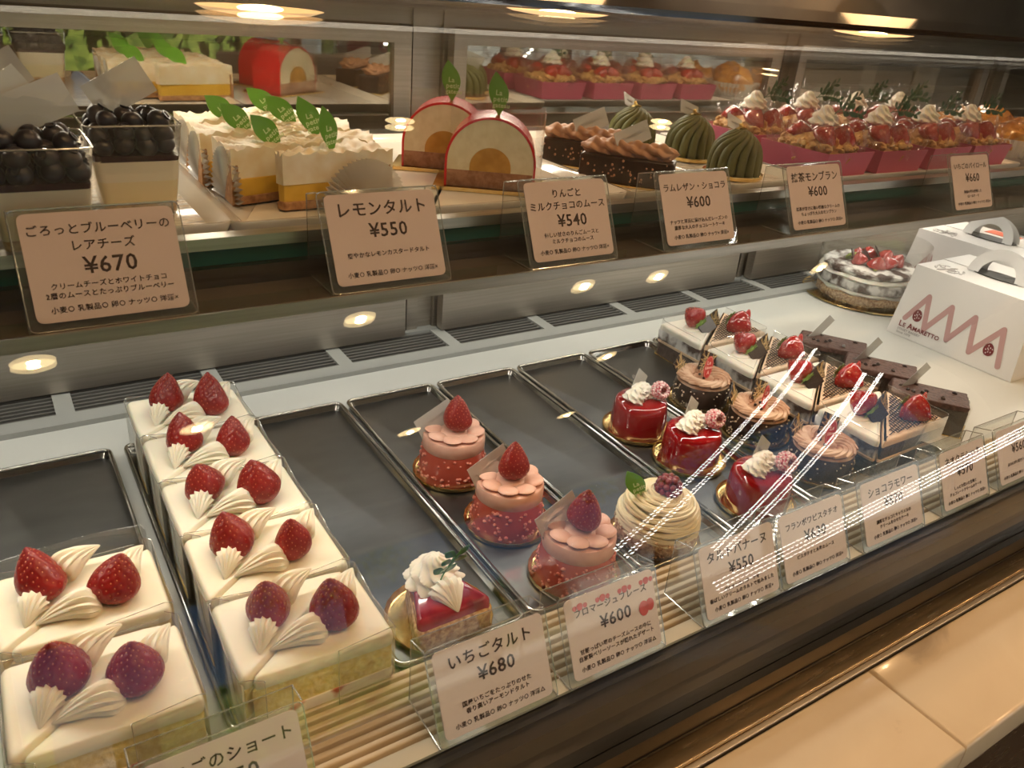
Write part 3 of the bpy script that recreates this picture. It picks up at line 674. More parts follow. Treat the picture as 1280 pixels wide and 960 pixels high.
# ------------------------------------------------------------------ pieces with round gold boards
def gold_round(t, r=.040):
    MB().add(lathe([(.001, .0), (r * .93, .0), (r * .985, .0012), (r, .0045), (r * .992, .0052), (r * .955, .0022), (r * .9, .0014), (.001, .0014)], 48, lambda a, k, z: 1 + (.006 * math.cos(24 * a) if k in (3, 4) else 0))).obj('gold_board', 'gold', t)
def slip(t, w_, h_, loc, rot, text=True, name='paper_tag'):
    o = MB().add(box(-w_ / 2, w_ / 2, 0, .0004, 0, h_), smooth=False).obj(name, 'tagpaper', t, loc, rot)
    if text: lettering([('LE AMARETTO', h_ * .20, 0, 0)]).obj('lettering', 'tagprint', o, (0, -.0002, h_ * .45), (PI / 2, 0, 0))
    return o
m1 = empty('strawberry_mousse', '', 'cake'); gold_round(m1)
MB().add(lathe([(.001, .0014), (.0335, .0014), (.0338, .004), (.0325, .018), (.0306, .033), (.029, .034), (.001, .034)], 48)).obj('coral_mousse', 'pinkmousse', m1)
b = MB(); g = np.random.default_rng(4)
for k in range(150):
    a, z = g.uniform(0, 2 * PI), g.uniform(.003, .030) if k % 3 else g.uniform(.002, .010); r = .0337 - (z - .004) * .11; s = g.uniform(.0009, .0022)
    b.add(ell(s, s, s * .8, 6, 4, (r * math.cos(a), r * math.sin(a), z)))
b.obj('crumb_coat', 'crumb', m1)
MB().add(lathe([(.001, .032), (.0300, .032), (.0308, .033), (.0308, .0445), (.0298, .0462), (.001, .0465)], 56)).obj('pink_layer', 'pinkcream', m1)
b = MB()
for k in range(8):
    a = k * 2 * PI / 8 + .2; b.add(ell(.0098, .0098, .0028, 16, 8), 0, T(.0205 * math.cos(a), .0205 * math.sin(a), .0482 + (k % 2) * .0005, a, 0, -.16))
b.add(ell(.015, .015, .003, 16, 8, (0, 0, .0475))); b.obj('cream_petals', 'pinkcream', m1)
mb = strawberry_mesh('strawberry', .038, .0142, 11)
link('strawberry', mb, m1, (.002, -.001, .0492)); slip(m1, .042, .022, (-.010, .012, .047), (math.radians(-12), math.radians(-22), .1))
for i, (x, y, rz) in enumerate([(.347, .592, 0), (.352, .496, .5), (.365, .408, 1.0)]):
    o = place(m1, i, (x, y, DZ), 0, ['coral strawberry mousse with pink cream petals, furthest back of three', 'coral strawberry mousse with pink cream petals, middle of the three', 'coral strawberry mousse with pink cream petals, front one behind its price card'][i], 'coral strawberry mousses')
    spin(o, ('crumb_coat', 'cream_petals', 'strawberry'), rz * 3)

m2 = empty('red_glazed_dome', '', 'cake'); gold_round(m2)
MB().add(lathe([(.001, .0014), (.0315, .0014), (.0318, .004), (.0305, .030), (.0290, .0375), (.0262, .0400), (.001, .0408)], 56)).obj('glazed_mousse', 'redglaze', m2)
b = MB()
for k in range(4): b.add(rosette(.0125, .016, 6, 3.0, 40, 12, .3), 0, T(-.0145 + k * .0078, -.001 + k * .0024, .0398, k, 0, .35))
b.obj('piped_cream', 'cream2', m2)
b = MB(); g = np.random.default_rng(9)
for rr, zz, n_ in ((.0074, 0, 12), (.0086, .004, 14), (.0080, .008, 14), (.0064, .0118, 12)):
    for k in range(n_):
        a = 2 * PI * k / n_ + zz * 200; b.add(ell(.0020, .0024, .0024, 8, 6, (rr * math.cos(a), rr * math.sin(a), zz)))
b.add(lathe([(.0062, -.001), (.0092, .004), (.0085, .011), (.0060, .013), (.0040, .012), (.0033, .004), (.001, .003)], 24, cap=(False, True)))
b.obj('raspberry', 'sugarberry', m2, (.0165, -.006, .0505), (math.radians(72), 0, math.radians(-8)))
slip(m2, .022, .026, (-.002, .010, .043), (math.radians(-14), math.radians(40), .1))
for i, (x, y) in enumerate([(.581, .579), (.590, .503), (.594, .411)]):
    o = place(m2, i, (x, y, DZ), [0, .05, -.1][i], ['shiny red glazed dome with cream and raspberry, furthest back of three', 'shiny red glazed dome with cream and raspberry, middle of the three', 'shiny red glazed dome with cream and raspberry, front one nearest the glass'][i], 'red glazed raspberry domes')

m3 = empty('banana_tart', 'swirled pale cream tart with dark raspberry and green leaf pick', 'cake', (.460, .413, DZ)); gold_round(m3, .0425)
MB().add(bumpy(lathe([(.001, .0014), (.032, .0014), (.036, .008), (.0385, .018), (.037, .024), (.001, .026)], 56), .0012, 400, 2)).obj('nut_crust', 'nutcrust', m3)
b = MB(); g = np.random.default_rng(5)
for k in range(170):
    a, z = g.uniform(0, 2 * PI), g.uniform(.004, .025); r = .0335 + z * .19; s = g.uniform(.0009, .0021); b.add(ell(s, s * .8, s * .7, 5, 4, (r * math.cos(a), r * math.sin(a), z)))
b.obj('nut_pieces', 'nutcrust', m3)
b = MB(); b.add(lathe([(.0345, .020), (.0335, .030), (.027, .040), (.017, .048), (.001, .052)], 40)); g = np.random.default_rng(6)
for k in range(34):
    u = k / 33; R_ = .0355 * math.cos(u * 1.36) + .0012; z = .022 + .031 * math.sin(u * 1.5); tx, ty = g.uniform(-.22, .22, 2); ph = g.uniform(0, 6)
    b.add(tube([(R_ * math.cos(a), R_ * math.sin(a), z + R_ * (tx * math.cos(a) + ty * math.sin(a)) * .55 + .0009 * math.sin(3 * a + ph)) for a in [2 * PI * j / 40 for j in range(41)]], .0017, 6))
b.obj('cream_strands', 'montcream', m3)
b = MB()
for rr, zz, n_ in ((.0062, 0, 9), (.0074, .004, 11), (.0066, .008, 10), (.004, .0112, 6)):
    for k in range(n_): a = 2 * PI * k / n_ + zz * 150; b.add(ell(.0027, .0027, .0026, 8, 6, (rr * math.cos(a), rr * math.sin(a), zz)))
b.add(ell(.006, .006, .008, 12, 8, (0, 0, .005))); b.obj('raspberry', 'darkberry', m3, (.004, -.002, .052)).scale = (1.3, 1.3, 1.25)
def leaf_outline(L=.037, w_=.0090, n=14, sk=.0):
    P = []
    for k in range(n + 1): t = k / n; P.append((-w_ * math.sin(PI * t ** 1.25) * (1 - .12 * t) + sk * t * t * L, t * L))
    for k in range(n - 1, 0, -1): t = k / n; P.append((w_ * math.sin(PI * t ** 1.25) * (1 - .12 * t) + sk * t * t * L, t * L))
    return P
def leaf_pick_mesh(sk=-.15):
    return MB().add(plate(leaf_outline(sk=sk)[::-1], .0005), 0, T(0, 0, 0, 0, PI / 2), False).add(box(-.0008, .0008, -.0005, 0, -.014, .003), smooth=False).mesh('leaf_pick', 'leafpick')
LP = leaf_pick_mesh(); LT = lettering([('La', .0058, -.0015, .0185), ('petit', .0058, .0000, .0135), ('gateau', .0052, .0012, .0088)], bold=.00006).mesh('lettering', 'leafprint')
def leafpick(t, loc, rot):
    o = link('leaf_pick', LP, t, loc, rot); link('lettering', LT, o, (0, -.00065, 0), (PI / 2, 0, 0)); return o
leafpick(m3, (-.016, .006, .043), (-.1, math.radians(-22), -.3))

# strawberry tart slice
m4 = empty('strawberry_tart', 'strawberry jelly tart slice with white cream swirl and green sprig', 'cake', (.238, .414, DZ)); gold_round(m4, .0425)
Pw = [(-.034, -.028), (.034, -.028), (.012, .034), (-.012, .034)]
MB().add(bumpy(prism(roundpoly(Pw, .006), .0014, .020, .002), .0012, 300, 1)).obj('tart_crust', 'nutcrust', m4)
MB().add(bumpy(prism(inset(roundpoly(Pw, .006), .0016), .019, .030, .004), .0012, 150, 4)).obj('jelly_top', 'tartjam', m4)
MB().add(rosette(.0215, .026, 9, 2.4, 90, 22, .16, .13)).obj('cream_swirl', 'cream2', m4, (.001, .012, .027))
MB().add(shell(.026, .013, .012)).obj('cream_shell', 'cream2', m4, (.001, -.001, .027), (0, 0, -PI / 2))
def sprig_mesh(n=4, L=.036, m='leaf', wl=.0044, ll=.013):
    b = MB(); pts = [(.010 * t * t, 0, L * t) for t in [k / 8 for k in range(9)]]; b.add(tube(pts, .0006, 5))
    for k in range(n * 2 + 1):
        t = .28 + .72 * (k // 2) / n if k < n * 2 else 1.0; s = (1 if k % 2 else -1) if k < n * 2 else 0
        ang = .95 * s; P = leaf_outline(ll * (1 - .25 * abs(t - .6)), wl, 8); 
        b.add(plate(P[::-1], .0003), 0, Matrix.Translation((.010 * t * t, 0, L * t)) @ Euler((0, ang, 0)).to_matrix().to_4x4() @ Euler((PI / 2 + .25 * (k % 3 - 1), 0, 0)).to_matrix().to_4x4(), True)
    return b.mesh('sprig', m)
SPR = sprig_mesh(); link('sprig', SPR, m4, (-.002, -.004, .042), (math.radians(22), math.radians(-4), .1))

# chocolate rounds with caramel cream, red oval pick and a lattice chocolate square
m5 = empty('chocolate_round', '', 'cake'); gold_round(m5, .040)
MB().add(bumpy(lathe([(.001, .0014), (.0325, .0014), (.034, .008), (.0335, .024), (.031, .030), (.001, .031)], 48), .001, 300, 8)).obj('chocolate_body', 'chocoglaze', m5)
b = MB(); g = np.random.default_rng(8)
for k in range(90):
    a, z = g.uniform(0, 2 * PI), g.uniform(.003, .029); r = .0338; s = g.uniform(.0006, .0013); b.add(ell(s, s, s, 5, 4, (r * math.cos(a), r * math.sin(a), z)))
b.obj('nut_bits', 'nutbit', m5)
b = MB()
for k in range(15):
    a0 = 2 * PI * k / 15; pts = []; rs = []
    for j in range(11):
        t = j / 10; a = a0 + t * 1.5; r = .033 - .019 * t; pts.append((r * math.cos(a), r * math.sin(a), .0315 + .0035 * math.sin(PI * (1 - t) * .6) + .001)); rs.append(.0041 * math.sin(PI * (.18 + .82 * (1 - t) * .9)) + .0004)
    b.add(tube(pts, rs, 6))
b.add(lathe([(.032, .030), (.031, .0325), (.018, .0335), (.001, .034)], 36)); b.obj('caramel_cream', 'swirl', m5)
b = MB()
for q in [(-.004, -.004), (.006, -.001), (-.001, .006), (.009, .006)]: b.add(ell(.0022, .0018, .0016, 6, 5, (q[0], q[1], .0355)))
b.obj('chocolate_chips', 'chocoplate', m5)
def oval_pick():
    b = MB().add(plate([(.0082 * math.cos(a), .0150 * math.sin(a) + .0150) for a in [2 * PI * k / 28 for k in range(28)]], .0007), 0, T(0, 0, 0, 0, PI / 2), False); b.add(box(-.001, .001, -.0007, 0, -.010, .002), smooth=False); return b.mesh('oval_pick', 'redpick')
OP = oval_pick(); OT = lettering([('Le', .0070, -.001, .0190), ('Gâteau', .0048, 0, .0135), ('A', .0062, .0005, .0065)], bold=.00008)
OT.add(rings([[((.0082 - d) * math.cos(a), (.0150 - d) * math.sin(a) + .0150, 0) for a in [2 * PI * k / 28 for k in range(28)]] for d in (.0009, .0013)], cap=(False, False))); OT = OT.mesh('lettering', 'pinkprint')
def ovalpick(t, loc, rot):
    o = link('oval_pick', OP, t, loc, rot); link('lettering', OT, o, (0, -.00085, 0), (PI / 2, 0, 0)); return o
def lattice_plate(w_, h_, seed=1, m='gold'):
    b = MB().add(box(-w_ / 2, w_ / 2, 0, .0013, 0, h_), 0, None, False); g = np.random.default_rng(seed)
    for k in range(16):
        if k % 2: p, q = (-w_ / 2, g.uniform(0, h_)), (w_ / 2, g.uniform(0, h_))
        else: p, q = (g.uniform(-w_ / 2, w_ / 2), 0), (g.uniform(-w_ / 2, w_ / 2), h_)
        b.add(tube([(p[0], -.0002, p[1]), (q[0], -.0002, q[1])], .00035, 4), 1)
    return b.mesh('chocolate_lattice', ['chocoplate', 'goldprint'])
K['goldprint'] = mat('gold_line_transfer', (.60, .42, .18), .4)
LA = lattice_plate(.025, .025)
ovalpick(m5, (.0, -.004, .033), (-.06, .08, .1)); link('chocolate_lattice', LA, m5, (.014, .012, .033), (math.radians(-18), math.radians(24), -.15))
link('chocolate_lattice', LA, m5, (-.010, .022, .030), (math.radians(-26), math.radians(-20), .5))
for i, (x, y) in enumerate([(.700, .600), (.704, .513), (.707, .425)]):
    place(m5, i, (x, y, DZ), [0, .15, -.1][i], ['dark chocolate round with caramel cream swirl, furthest back of three', 'dark chocolate round with caramel cream swirl, middle of the three', 'dark chocolate round with caramel cream swirl, front one nearest the glass'][i], 'chocolate rounds with caramel cream')

# chocolate wedges: cream-topped with a turned strawberry (A) and netted cream with chocolate shard (B)
gl = strawberry_mesh('strawberry', .026, .0125, 21, 60, 'berry_glaze', 64, 44)
def calyx(t_):
    b = MB()
    for k in range(7): a = k * 2 * PI / 7; b.add(plate(leaf_outline(.008, .0022, 6)[::-1], .0003), 0, T(0, 0, -.0012, a, 1.25 - PI / 2 + .35), True)
    b.add(ell(.003, .003, .0015, 10, 6, (0, 0, -.001))); return b.mesh('calyx', 'calyx')
CX = calyx(0)
def choc_wedge(kind, w_=.122, d_=.084, hb=.038):
    t = empty('chocolate_wedge', '', 'cake'); P = [(0, .001), (w_ - .001, d_), (0, d_)] if kind == 'A' else [(.001, 0), (w_, 0), (w_, d_ - .001)]
    Q = roundpoly(P, .005 if kind == 'A' else .003, 6)
    MB().add(bumpy(prism(inset(Q, .001), .001, .020, .001), .0012, 260, 2)).obj('lower_sponge', 'choco', t)
    MB().add(prism(inset(Q, -.0004), .0195, .0225, .001)).obj('cream_layer', 'netcream', t)
    MB().add(bumpy(prism(inset(Q, .0006), .0222, hb, .002), .0014, 240, 4)).obj('upper_sponge', 'sugar' if kind == 'A' else 'choco', t)
    MB().add(bumpy(prism(inset(Q, .0004), hb - .001, hb + .007, .003), .0006, 130, 5)).obj('cream_top', 'cream2' if kind == 'A' else 'netcream', t)
    c_ = (.036, .052) if kind == 'A' else (.086, .030); zt = hb + .007
    # drizzled chocolate net over the cream, following its outline
    b = MB(); Qi = np.array(inset(Q, .006)); lo, hi = Qi.min(0), Qi.max(0)
    def inside(p):
        k = len(Qi); s = 0
        for i in range(k):
            a, c = Qi[i], Qi[(i + 1) % k]
            if (a[1] > p[1]) != (c[1] > p[1]) and p[0] < (c[0] - a[0]) * (p[1] - a[1]) / (c[1] - a[1]) + a[0]: s += 1
        return s % 2
    for dr in ((1, .25), (.35, 1)) if kind == 'B' else ((1, .25), (.5, 1)):
        d = np.array(dr) / np.linalg.norm(dr); nrm = np.array([-d[1], d[0]]); sp = .0042 if kind == 'B' else .006
        for q in np.arange(-.15, .15, sp):
            run = []
            for s_ in np.arange(-.02, .18, .002):
                p = d * s_ + nrm * q + np.array([0, 0])
                if inside(p) and (kind == 'B' or p[0] > .045): run.append((p[0], p[1], zt + .0012 + .0002 * math.sin(s_ * 400)))
                else:
                    if len(run) > 3: b.add(tube(run, .00058, 4))
                    run = []
            if len(run) > 3: b.add(tube(run, .00058, 4))
    b.obj('chocolate_drizzle', 'chocoplate', t)
    if kind == 'A':
        s_ = link('strawberry', gl, t, (c_[0] - .004, c_[1] - .012, zt + .012), (math.radians(-68), math.radians(-10), 0)); link('calyx', CX, s_); s_.scale = (1.3, 1.3, 1.2)
        MB().add(box(-.013, .013, 0, .0022, 0, .019), smooth=False).obj('chocolate_plate', 'chocoplate', t, (c_[0] + .010, c_[1] - .020, zt + .001), (math.radians(-42), math.radians(-18), .1))
        MB().add(bumpy(ell(.020, .012, .005, 20, 10), .0012, 200, 3)).obj('cream_dollop', 'cream2', t, (c_[0] - .002, c_[1] - .002, zt))
    else:
        s_ = link('strawberry', gl, t, (c_[0] - .002, c_[1] + .004, zt + .013), (math.radians(104), math.radians(20), .25)); link('calyx', CX, s_); s_.scale = (1.4, 1.4, 1.25)
        ovalpick(t, (c_[0] + .017, c_[1] - .006, zt - .003), (-.05, .1, .12))
        link('chocolate_lattice', LA, t, (c_[0] - .018, c_[1] + .014, zt - .004), (math.radians(-15), math.radians(-12), .25))
    path = [(-.0012, .004), (-.0016, .04), (-.001, d_ - .01), (.006, d_ + .001), (.05, d_ + .0012)] if kind == 'A' else [(w_ * .35, -.0012), (w_ - .004, -.0014), (w_ + .0014, .003), (w_ + .0014, d_ - .004)]
    MB().add(film_strip(path, .001, .052)).add(tube([(p[0], p[1], .052) for p in path], .00032, 4), 1).obj('film_wrap', ['film', 'edge'], t)
    MB().add(prism(inset(Q, -.002), 0, .001, .0002), smooth=False).obj('gold_card', 'gold', t)
    return t
cA = choc_wedge('A'); cB = choc_wedge('B')
for i, y in enumerate([.652, .562, .474, .386]):
    x = .747
    place(cA, i, (x, y, DZ), 0, ['sugar-dusted chocolate wedge with strawberry and chocolate plate, furthest back', 'chocolate wedge with turned strawberry and dark plate, second from the back', 'chocolate wedge with turned strawberry and dark plate, third from the back', 'chocolate wedge with turned strawberry and dark plate, nearest the front'][i], 'chocolate wedges with plain cream')
    place(cB, i, (x, y, DZ), 0, ['netted cream chocolate wedge with red oval pick, furthest back', 'netted cream chocolate wedge with red oval pick, second from the back', 'netted cream chocolate wedge with red oval pick, third from the back', 'netted cream chocolate wedge with red oval pick, nearest the front'][i], 'chocolate wedges with netted cream')
# baked chocolate bars on the bare deck
m6 = empty('chocolate_bar_cake', '', 'cake')
Pb = roundpoly([(0, 0), (.088, 0), (.088, .040), (0, .040)], .003)
MB().add(bumpy(prism(inset(Pb, .001), .001, .034, .002), .0010, 200, 4)).obj('chocolate_body', 'chocoglaze', m6)
MB().add(bumpy(prism(inset(Pb, -.0006), .034, .0425, .002), .0026, 190, 5)).obj('baked_crust', 'ganache', m6)
b = MB(); g = np.random.default_rng(12)
for k in range(8): b.add(bumpy(ell(.0026, .0022, .002, 8, 6, (g.uniform(.01, .08), g.uniform(.005, .035), .0435)), .001, 500, k))
b.obj('chocolate_chips', 'chocoplate', m6); MB().add(prism(inset(Pb, -.002), 0, .001, .0002), smooth=False).obj('gold_card', 'gold', m6)
MB().add(film_strip([(.0, -.001), (.088, -.0012), (.0896, .002), (.0896, .04)], .001, .04)).obj('film_wrap', 'film', m6)
slip(m6, .018, .046, (.012, .022, .034), (math.radians(14), math.radians(34), .95), False, 'film_tag')
for i, (x, y) in enumerate([(.903, .622), (.899, .543), (.886, .466)]):
    place(m6, i, (x, y, .0003), math.radians(-53), ['dark chocolate bar cake with clear tag, furthest back on the white deck', 'dark chocolate bar cake with clear tag, middle one on the white deck', 'dark chocolate bar cake with clear tag, nearest the front price cards'][i], 'baked chocolate bars')

# ------------------------------------------------------------------ whole cake, take-out boxes
m7 = empty('whole_fruit_cake', 'whole sugar-dusted chocolate cake topped with fruit, in clear film', 'cake', (1.285, .785, .0003))
MB().add(lathe([(.001, 0), (.100, 0), (.104, .002), (.1035, .004), (.098, .0025), (.001, .0025)], 72, lambda a, k, z: 1 + .006 * math.cos(40 * a))).obj('gold_board', 'gold', m7)
for z0, z1, r, m, nm in ((.0025, .020, .082, 'nutcrust', 'biscuit_base'), (.020, .026, .084, 'cream2', 'cream_layer'), (.026, .044, .082, 'sugar', 'chocolate_layer'), (.044, .050, .084, 'cream2', 'cream_layer'), (.050, .060, .078, 'sugar', 'top_layer')):
    MB().add(bumpy(lathe([(.001, z0), (r - .003, z0), (r, z0 + .003), (r, z1 - .003), (r - .004, z1), (.001, z1)], 72), .003, 110, int(z0 * 999))).obj(nm, m, m7)
g = np.random.default_rng(14)
for k in range(7):
    a = k * .9 + .2; link('strawberry', gl, m7, (.034 * math.cos(a), .030 * math.sin(a) - .008, .060), (g.uniform(-.6, .6), g.uniform(-.6, .6), a), ).scale = (1.2, 1.2, .9)
for k in range(4):
    a = k * 1.6 + .7; MB().add(lathe([(.001, 0), (.012, 0), (.0125, .004), (.001, .0045)], 18)).obj('kiwi_slice', 'boxgreen', m7, (.036 * math.cos(a), .034 * math.sin(a) - .004, .064), (.9, .3, a))
for k in range(4): MB().add(box(-.016, .016, 0, .0015, 0, .02), smooth=False).obj('chocolate_plate', 'chocoplate', m7, (-.03 + k * .018, .008 - .01 * (k % 2), .062 + .003 * (k % 2)), (-.7, .5 - .3 * k, .3 * k))
MB().add(film_strip([(.088 * math.cos(a), .088 * math.sin(a)) for a in [2 * PI * k / 40 for k in range(41)]], .004, .105)).obj('film_wrap', 'film', m7)

def tube2(P, r, n=8): return tube(P, r, n)
def cake_box(label, loc, rz, seed, sticker=False):
    t = empty('cake_box', label, 'box', loc, rz); L_, D_, H_ = .200, .165, .112; tp = .010
    # local frame: printed face at x = 0 looking to -X, its width along -Y
    R = [[(0, 0, 0), (0, -L_, 0), (D_, -L_, 0), (D_, 0, 0)], [(tp, -tp, H_), (tp, -L_ + tp, H_), (D_ - tp, -L_ + tp, H_), (D_ - tp, -tp, H_)]]
    MB().add(rings(R), smooth=False).obj('box_body', 'boxcard', t)
    # roof flaps and slot
    b = MB(); zc = H_ + .0006
    b.add(box(tp, D_ * .5 - .001, -L_ + tp, -tp, zc - .0006, zc), smooth=False); b.add(box(D_ * .5 + .001, D_ - tp, -L_ + tp, -tp, zc - .0006, zc + .0008), smooth=False)
    b.obj('lid_flaps', 'boxcard', t)
    cy = -L_ / 2
    MB().add(plate([(D_ / 2 + .020 * math.cos(a), cy + .046 * math.sin(a)) for a in [2 * PI * k / 24 for k in range(24)]], .0008), 0, T(0, 0, zc + .0008), False).obj('handle_slot', 'dark', t)
    # arched handle: two card arches leaning together
    for sx in (-1, 1):
        def hp(u, v, sx=sx):
            a = PI * u; ro, ri = 1.0, .62; k = ro + (ri - ro) * v
            return (D_ / 2 + sx * (.003 + .010 * (1 - math.sin(a))), cy + .044 * k * math.cos(a), zc + .001 + .040 * math.sin(a) * (k if v else 1) - .0)
        g1 = grid(hp, 24, 3); b = MB().add(g1); g2 = (np.array(g1[0]) + [.0008 * sx, 0, 0], g1[1]); b.add(g2); b.obj('handle', 'boxcard', t)
    # print on the face: zig-zag ribbon, two dotted eggs, lettering
    pr = empty0('face_print', t, (0, 0, 0))
    sl = math.atan2(tp, H_)
    def fp(u, v, d=.0006): return (tp * v / H_ - d, -u, v)
    zz = [(.022, .030), (.047, .073), (.056, .024), (.085, .070), (.094, .022), (.122, .068), (.131, .018), (.165, .066), (.176, .014)]
    b = MB(); pts = []
    for i in range(len(zz) - 1):
        for k in range(6): s = k / 6; pts.append((zz[i][0] * (1 - s) + zz[i + 1][0] * s, zz[i][1] * (1 - s) + zz[i + 1][1] * s))
    pts.append(zz[-1])
    for i in range(len(zz) - 1):
        (u0, v0), (u1, v1) = zz[i], zz[i + 1]; l = math.hypot(u1 - u0, v1 - v0); nx, ny = -(v1 - v0) / l * .0040, (u1 - u0) / l * .0040
        q = [(u0 + nx, v0 + ny), (u1 + nx, v1 + ny), (u1 - nx, v1 - ny), (u0 - nx, v0 - ny)]
        b.add(([fp(*p, .0004 + .00004 * i) for p in q], [(0, 1, 2, 3)]), smooth=False)
    for i, (u, v) in enumerate(zz): b.add(([fp(u + .0040 * math.cos(a), v + .0040 * math.sin(a), .0008) for a in [2 * PI * k / 14 for k in range(14)]], [tuple(range(14))]), smooth=False)
    b.obj('zigzag_ribbon', 'boxpink', t); bpy.data.objects.remove(pr)
    for (u, v) in ((.040, .040), (.156, .032)):
        b = MB(); b.add(([fp(u + .0075 * math.cos(a) * (1 - .12 * math.sin(a)), v + .0095 * math.sin(a), .0012) for a in [2 * PI * k / 24 for k in range(24)]], [tuple(range(24))]), 0, None, False)
        for k in range(9):
            a = k * 2.4; r = .0058 * math.sqrt(k / 9.); b.add(([fp(u + r * math.cos(a) + .0008 * math.cos(c), v + r * math.sin(a) * 1.2 + .0011 * math.sin(c), .0015) for c in [2 * PI * j / 8 for j in range(8)]], [tuple(range(8))]), 1, None, False)
        b.obj('dotted_egg', ['boxwine', 'boxcard'], t)
    Mx = Matrix(((0, 0, -1, -.0012), (-1, 0, 0, 0), (0, 1, 0, 0), (0, 0, 0, 1)))
    lt = lettering([('L', .0125, .016, .0160, 'LEFT'), ('E', .0092, .0228, .0160, 'LEFT'), ('A', .0125, .0310, .0160, 'LEFT'), ('MARETTO', .0092, .0397, .0160, 'LEFT')], bold=.0001)
    b = MB()
    for v_ in lt.v: b.v.append(np.array([[tp * q[1] / H_ - .0012 + q[2] * -1, -q[0], q[1]] for q in v_]))
    b.f, b.m, b.sm, b.n = lt.f, lt.m, lt.sm, lt.n; b.obj('lettering', 'boxwine', t)
    lt = lettering([('STREET BAKERY', .0050, .0165, .0100, 'LEFT'), ('Since 1978', .0050, .0165, .0048, 'LEFT')]); b = MB()
    for v_ in lt.v: b.v.append(np.array([[tp * q[1] / H_ - .0012 - q[2], -q[0], q[1]] for q in v_]))
    b.f, b.m, b.sm, b.n = lt.f, lt.m, lt.sm, lt.n; b.obj('small_lettering', 'boxgrey', t)
    g = np.random.default_rng(seed)
    # fine outline drawing and text lines on the lid
    b = MB()
    for k in range(7):
        x0, y0 = tp + .012 + g.uniform(0, .02), -tp - .02 - k * .006; b.add(tube([(x0 + .010 * math.sin(j * .9 + k), y0 - .004 * math.cos(j * 1.3), zc + .0008) for j in range(8)], .0004, 4))
    b.obj('lid_drawing', 'boxgrey', t)
    if sticker:
        MB().add(plate([(D_ * .72 + x, -L_ * .62 + y) for x, y in ((0, 0), (.030, 0), (.030, .055), (0, .055))], .0006), 0, T(0, 0, zc + .001), False).obj('sticker', 'orange', t)
    return t
def empty0(n, p, loc):
    o = bpy.data.objects.new(n, None); C.objects.link(o); o.parent = p; o.location = loc; return o
cake_box('white handled cake box with zigzag print, nearest the front glass', (1.172, .658, .0005), 0, 1)
cake_box('white handled cake box with orange sticker, behind the nearer one', (1.392, .795, .0005), 0, 2, True)

# ------------------------------------------------------------------ upper shelf: blueberry cups
bb = MB().add(ell(.0062, .0062, .0056, 16, 10)); bb.add(lathe([(.0026, .0048), (.0030, .0062), (.0022, .0062), (.0014, .0048)], 12, cap=(False, False))); BBm = bb.mesh('blueberry', 'blueberry')
def cup(kind_):
    t = empty('blueberry_cup', '', 'dessert cup'); H_ = .060; a0, a1 = .0225, .0295
    def sq(a, z, r=.006): return [(p[0], p[1], z) for p in roundpoly([(-a, -a), (a, -a), (a, a), (-a, a)], r, 4)]
    b = MB(); R = [sq(a0, 0), sq(a0, .001)] + [sq(a0 + (a1 - a0) * k / 6, .001 + (H_ - .001) * k / 6) for k in range(1, 7)]
    b.add(rings(R, cap=(True, False))); b.obj('plastic_cup', 'cup', t)
    b = MB(); P = sq(a1, H_); b.add(ring_tube([tuple(p) for p in P], .0006, 6)); b.obj('cup_rim', 'cup_edge', t)
    def layer(nm, m, z0, z1, amp, seed):
        g = np.random.default_rng(seed); w = g.uniform(0, 6, 4); f0 = lambda z: a0 + (a1 - a0) * z / H_ - .0007
        lo = sq(f0(z0), z0, .005); hi = [(p[0], p[1], z1 + amp * math.sin(p[0] * 160 + w[0]) * math.cos(p[1] * 140 + w[1])) for p in sq(f0(z1), z1, .005)]
        MB().add(rings([lo, hi])).obj(nm, m, t)
    layer('biscuit_crumb', 'nutcrust', .0015, .009, .0012, 1); layer('cheese_mousse', 'cheese', .0085, .024, .0014, 2); layer('white_mousse', 'cheese2', .0235, .0375, .0016, 3); layer('jam', 'bluejam', .0368, .0400, .0014, 4)
    g = np.random.default_rng(kind_)
    k = 0
    for lz, rr in ((.0445, .0205), (.0530, .0200), (.0600, .015)):
        nn = 4 if rr > .016 else 3
        for ix in range(nn):
            for iy in range(nn):
                x, y = (ix / (nn - 1) * 2 - 1) * rr, (iy / (nn - 1) * 2 - 1) * rr
                o = link('blueberry', BBm, t, (x + g.uniform(-.002, .002), y + g.uniform(-.002, .002), lz + g.uniform(-.001, .0025)), tuple(g.uniform(-1, 1, 3)))
                s = g.uniform(1.0, 1.18); o.scale = (s, s, s)
    return t
c1 = cup(31); c1.location = (.088, .603, SZ); c1['label'] = 'square clear cup of cheese mousse and blueberries, the further of two'; c1['group'] = 'blueberry cheese cups'
slip(c1, .040, .024, (.004, .0, .068), (math.radians(-8), math.radians(-28), .1), False)
c2 = cup(32); c2.location = (.026, .538, SZ); c2['label'] = 'square clear cup of cheese mousse and blueberries, nearest the left edge'; c2['group'] = 'blueberry cheese cups'
slip(c2, .036, .028, (.000, .006, .066), (math.radians(-6), math.radians(-34), .15), False); slip(c2, .040, .022, (.010, .0, .068), (math.radians(-8), math.radians(-22), 0), False)
c3 = copy_tree(c1); c3.location = (.020, .648, SZ); c3['label'] = 'square clear blueberry cup standing behind the nearest one'

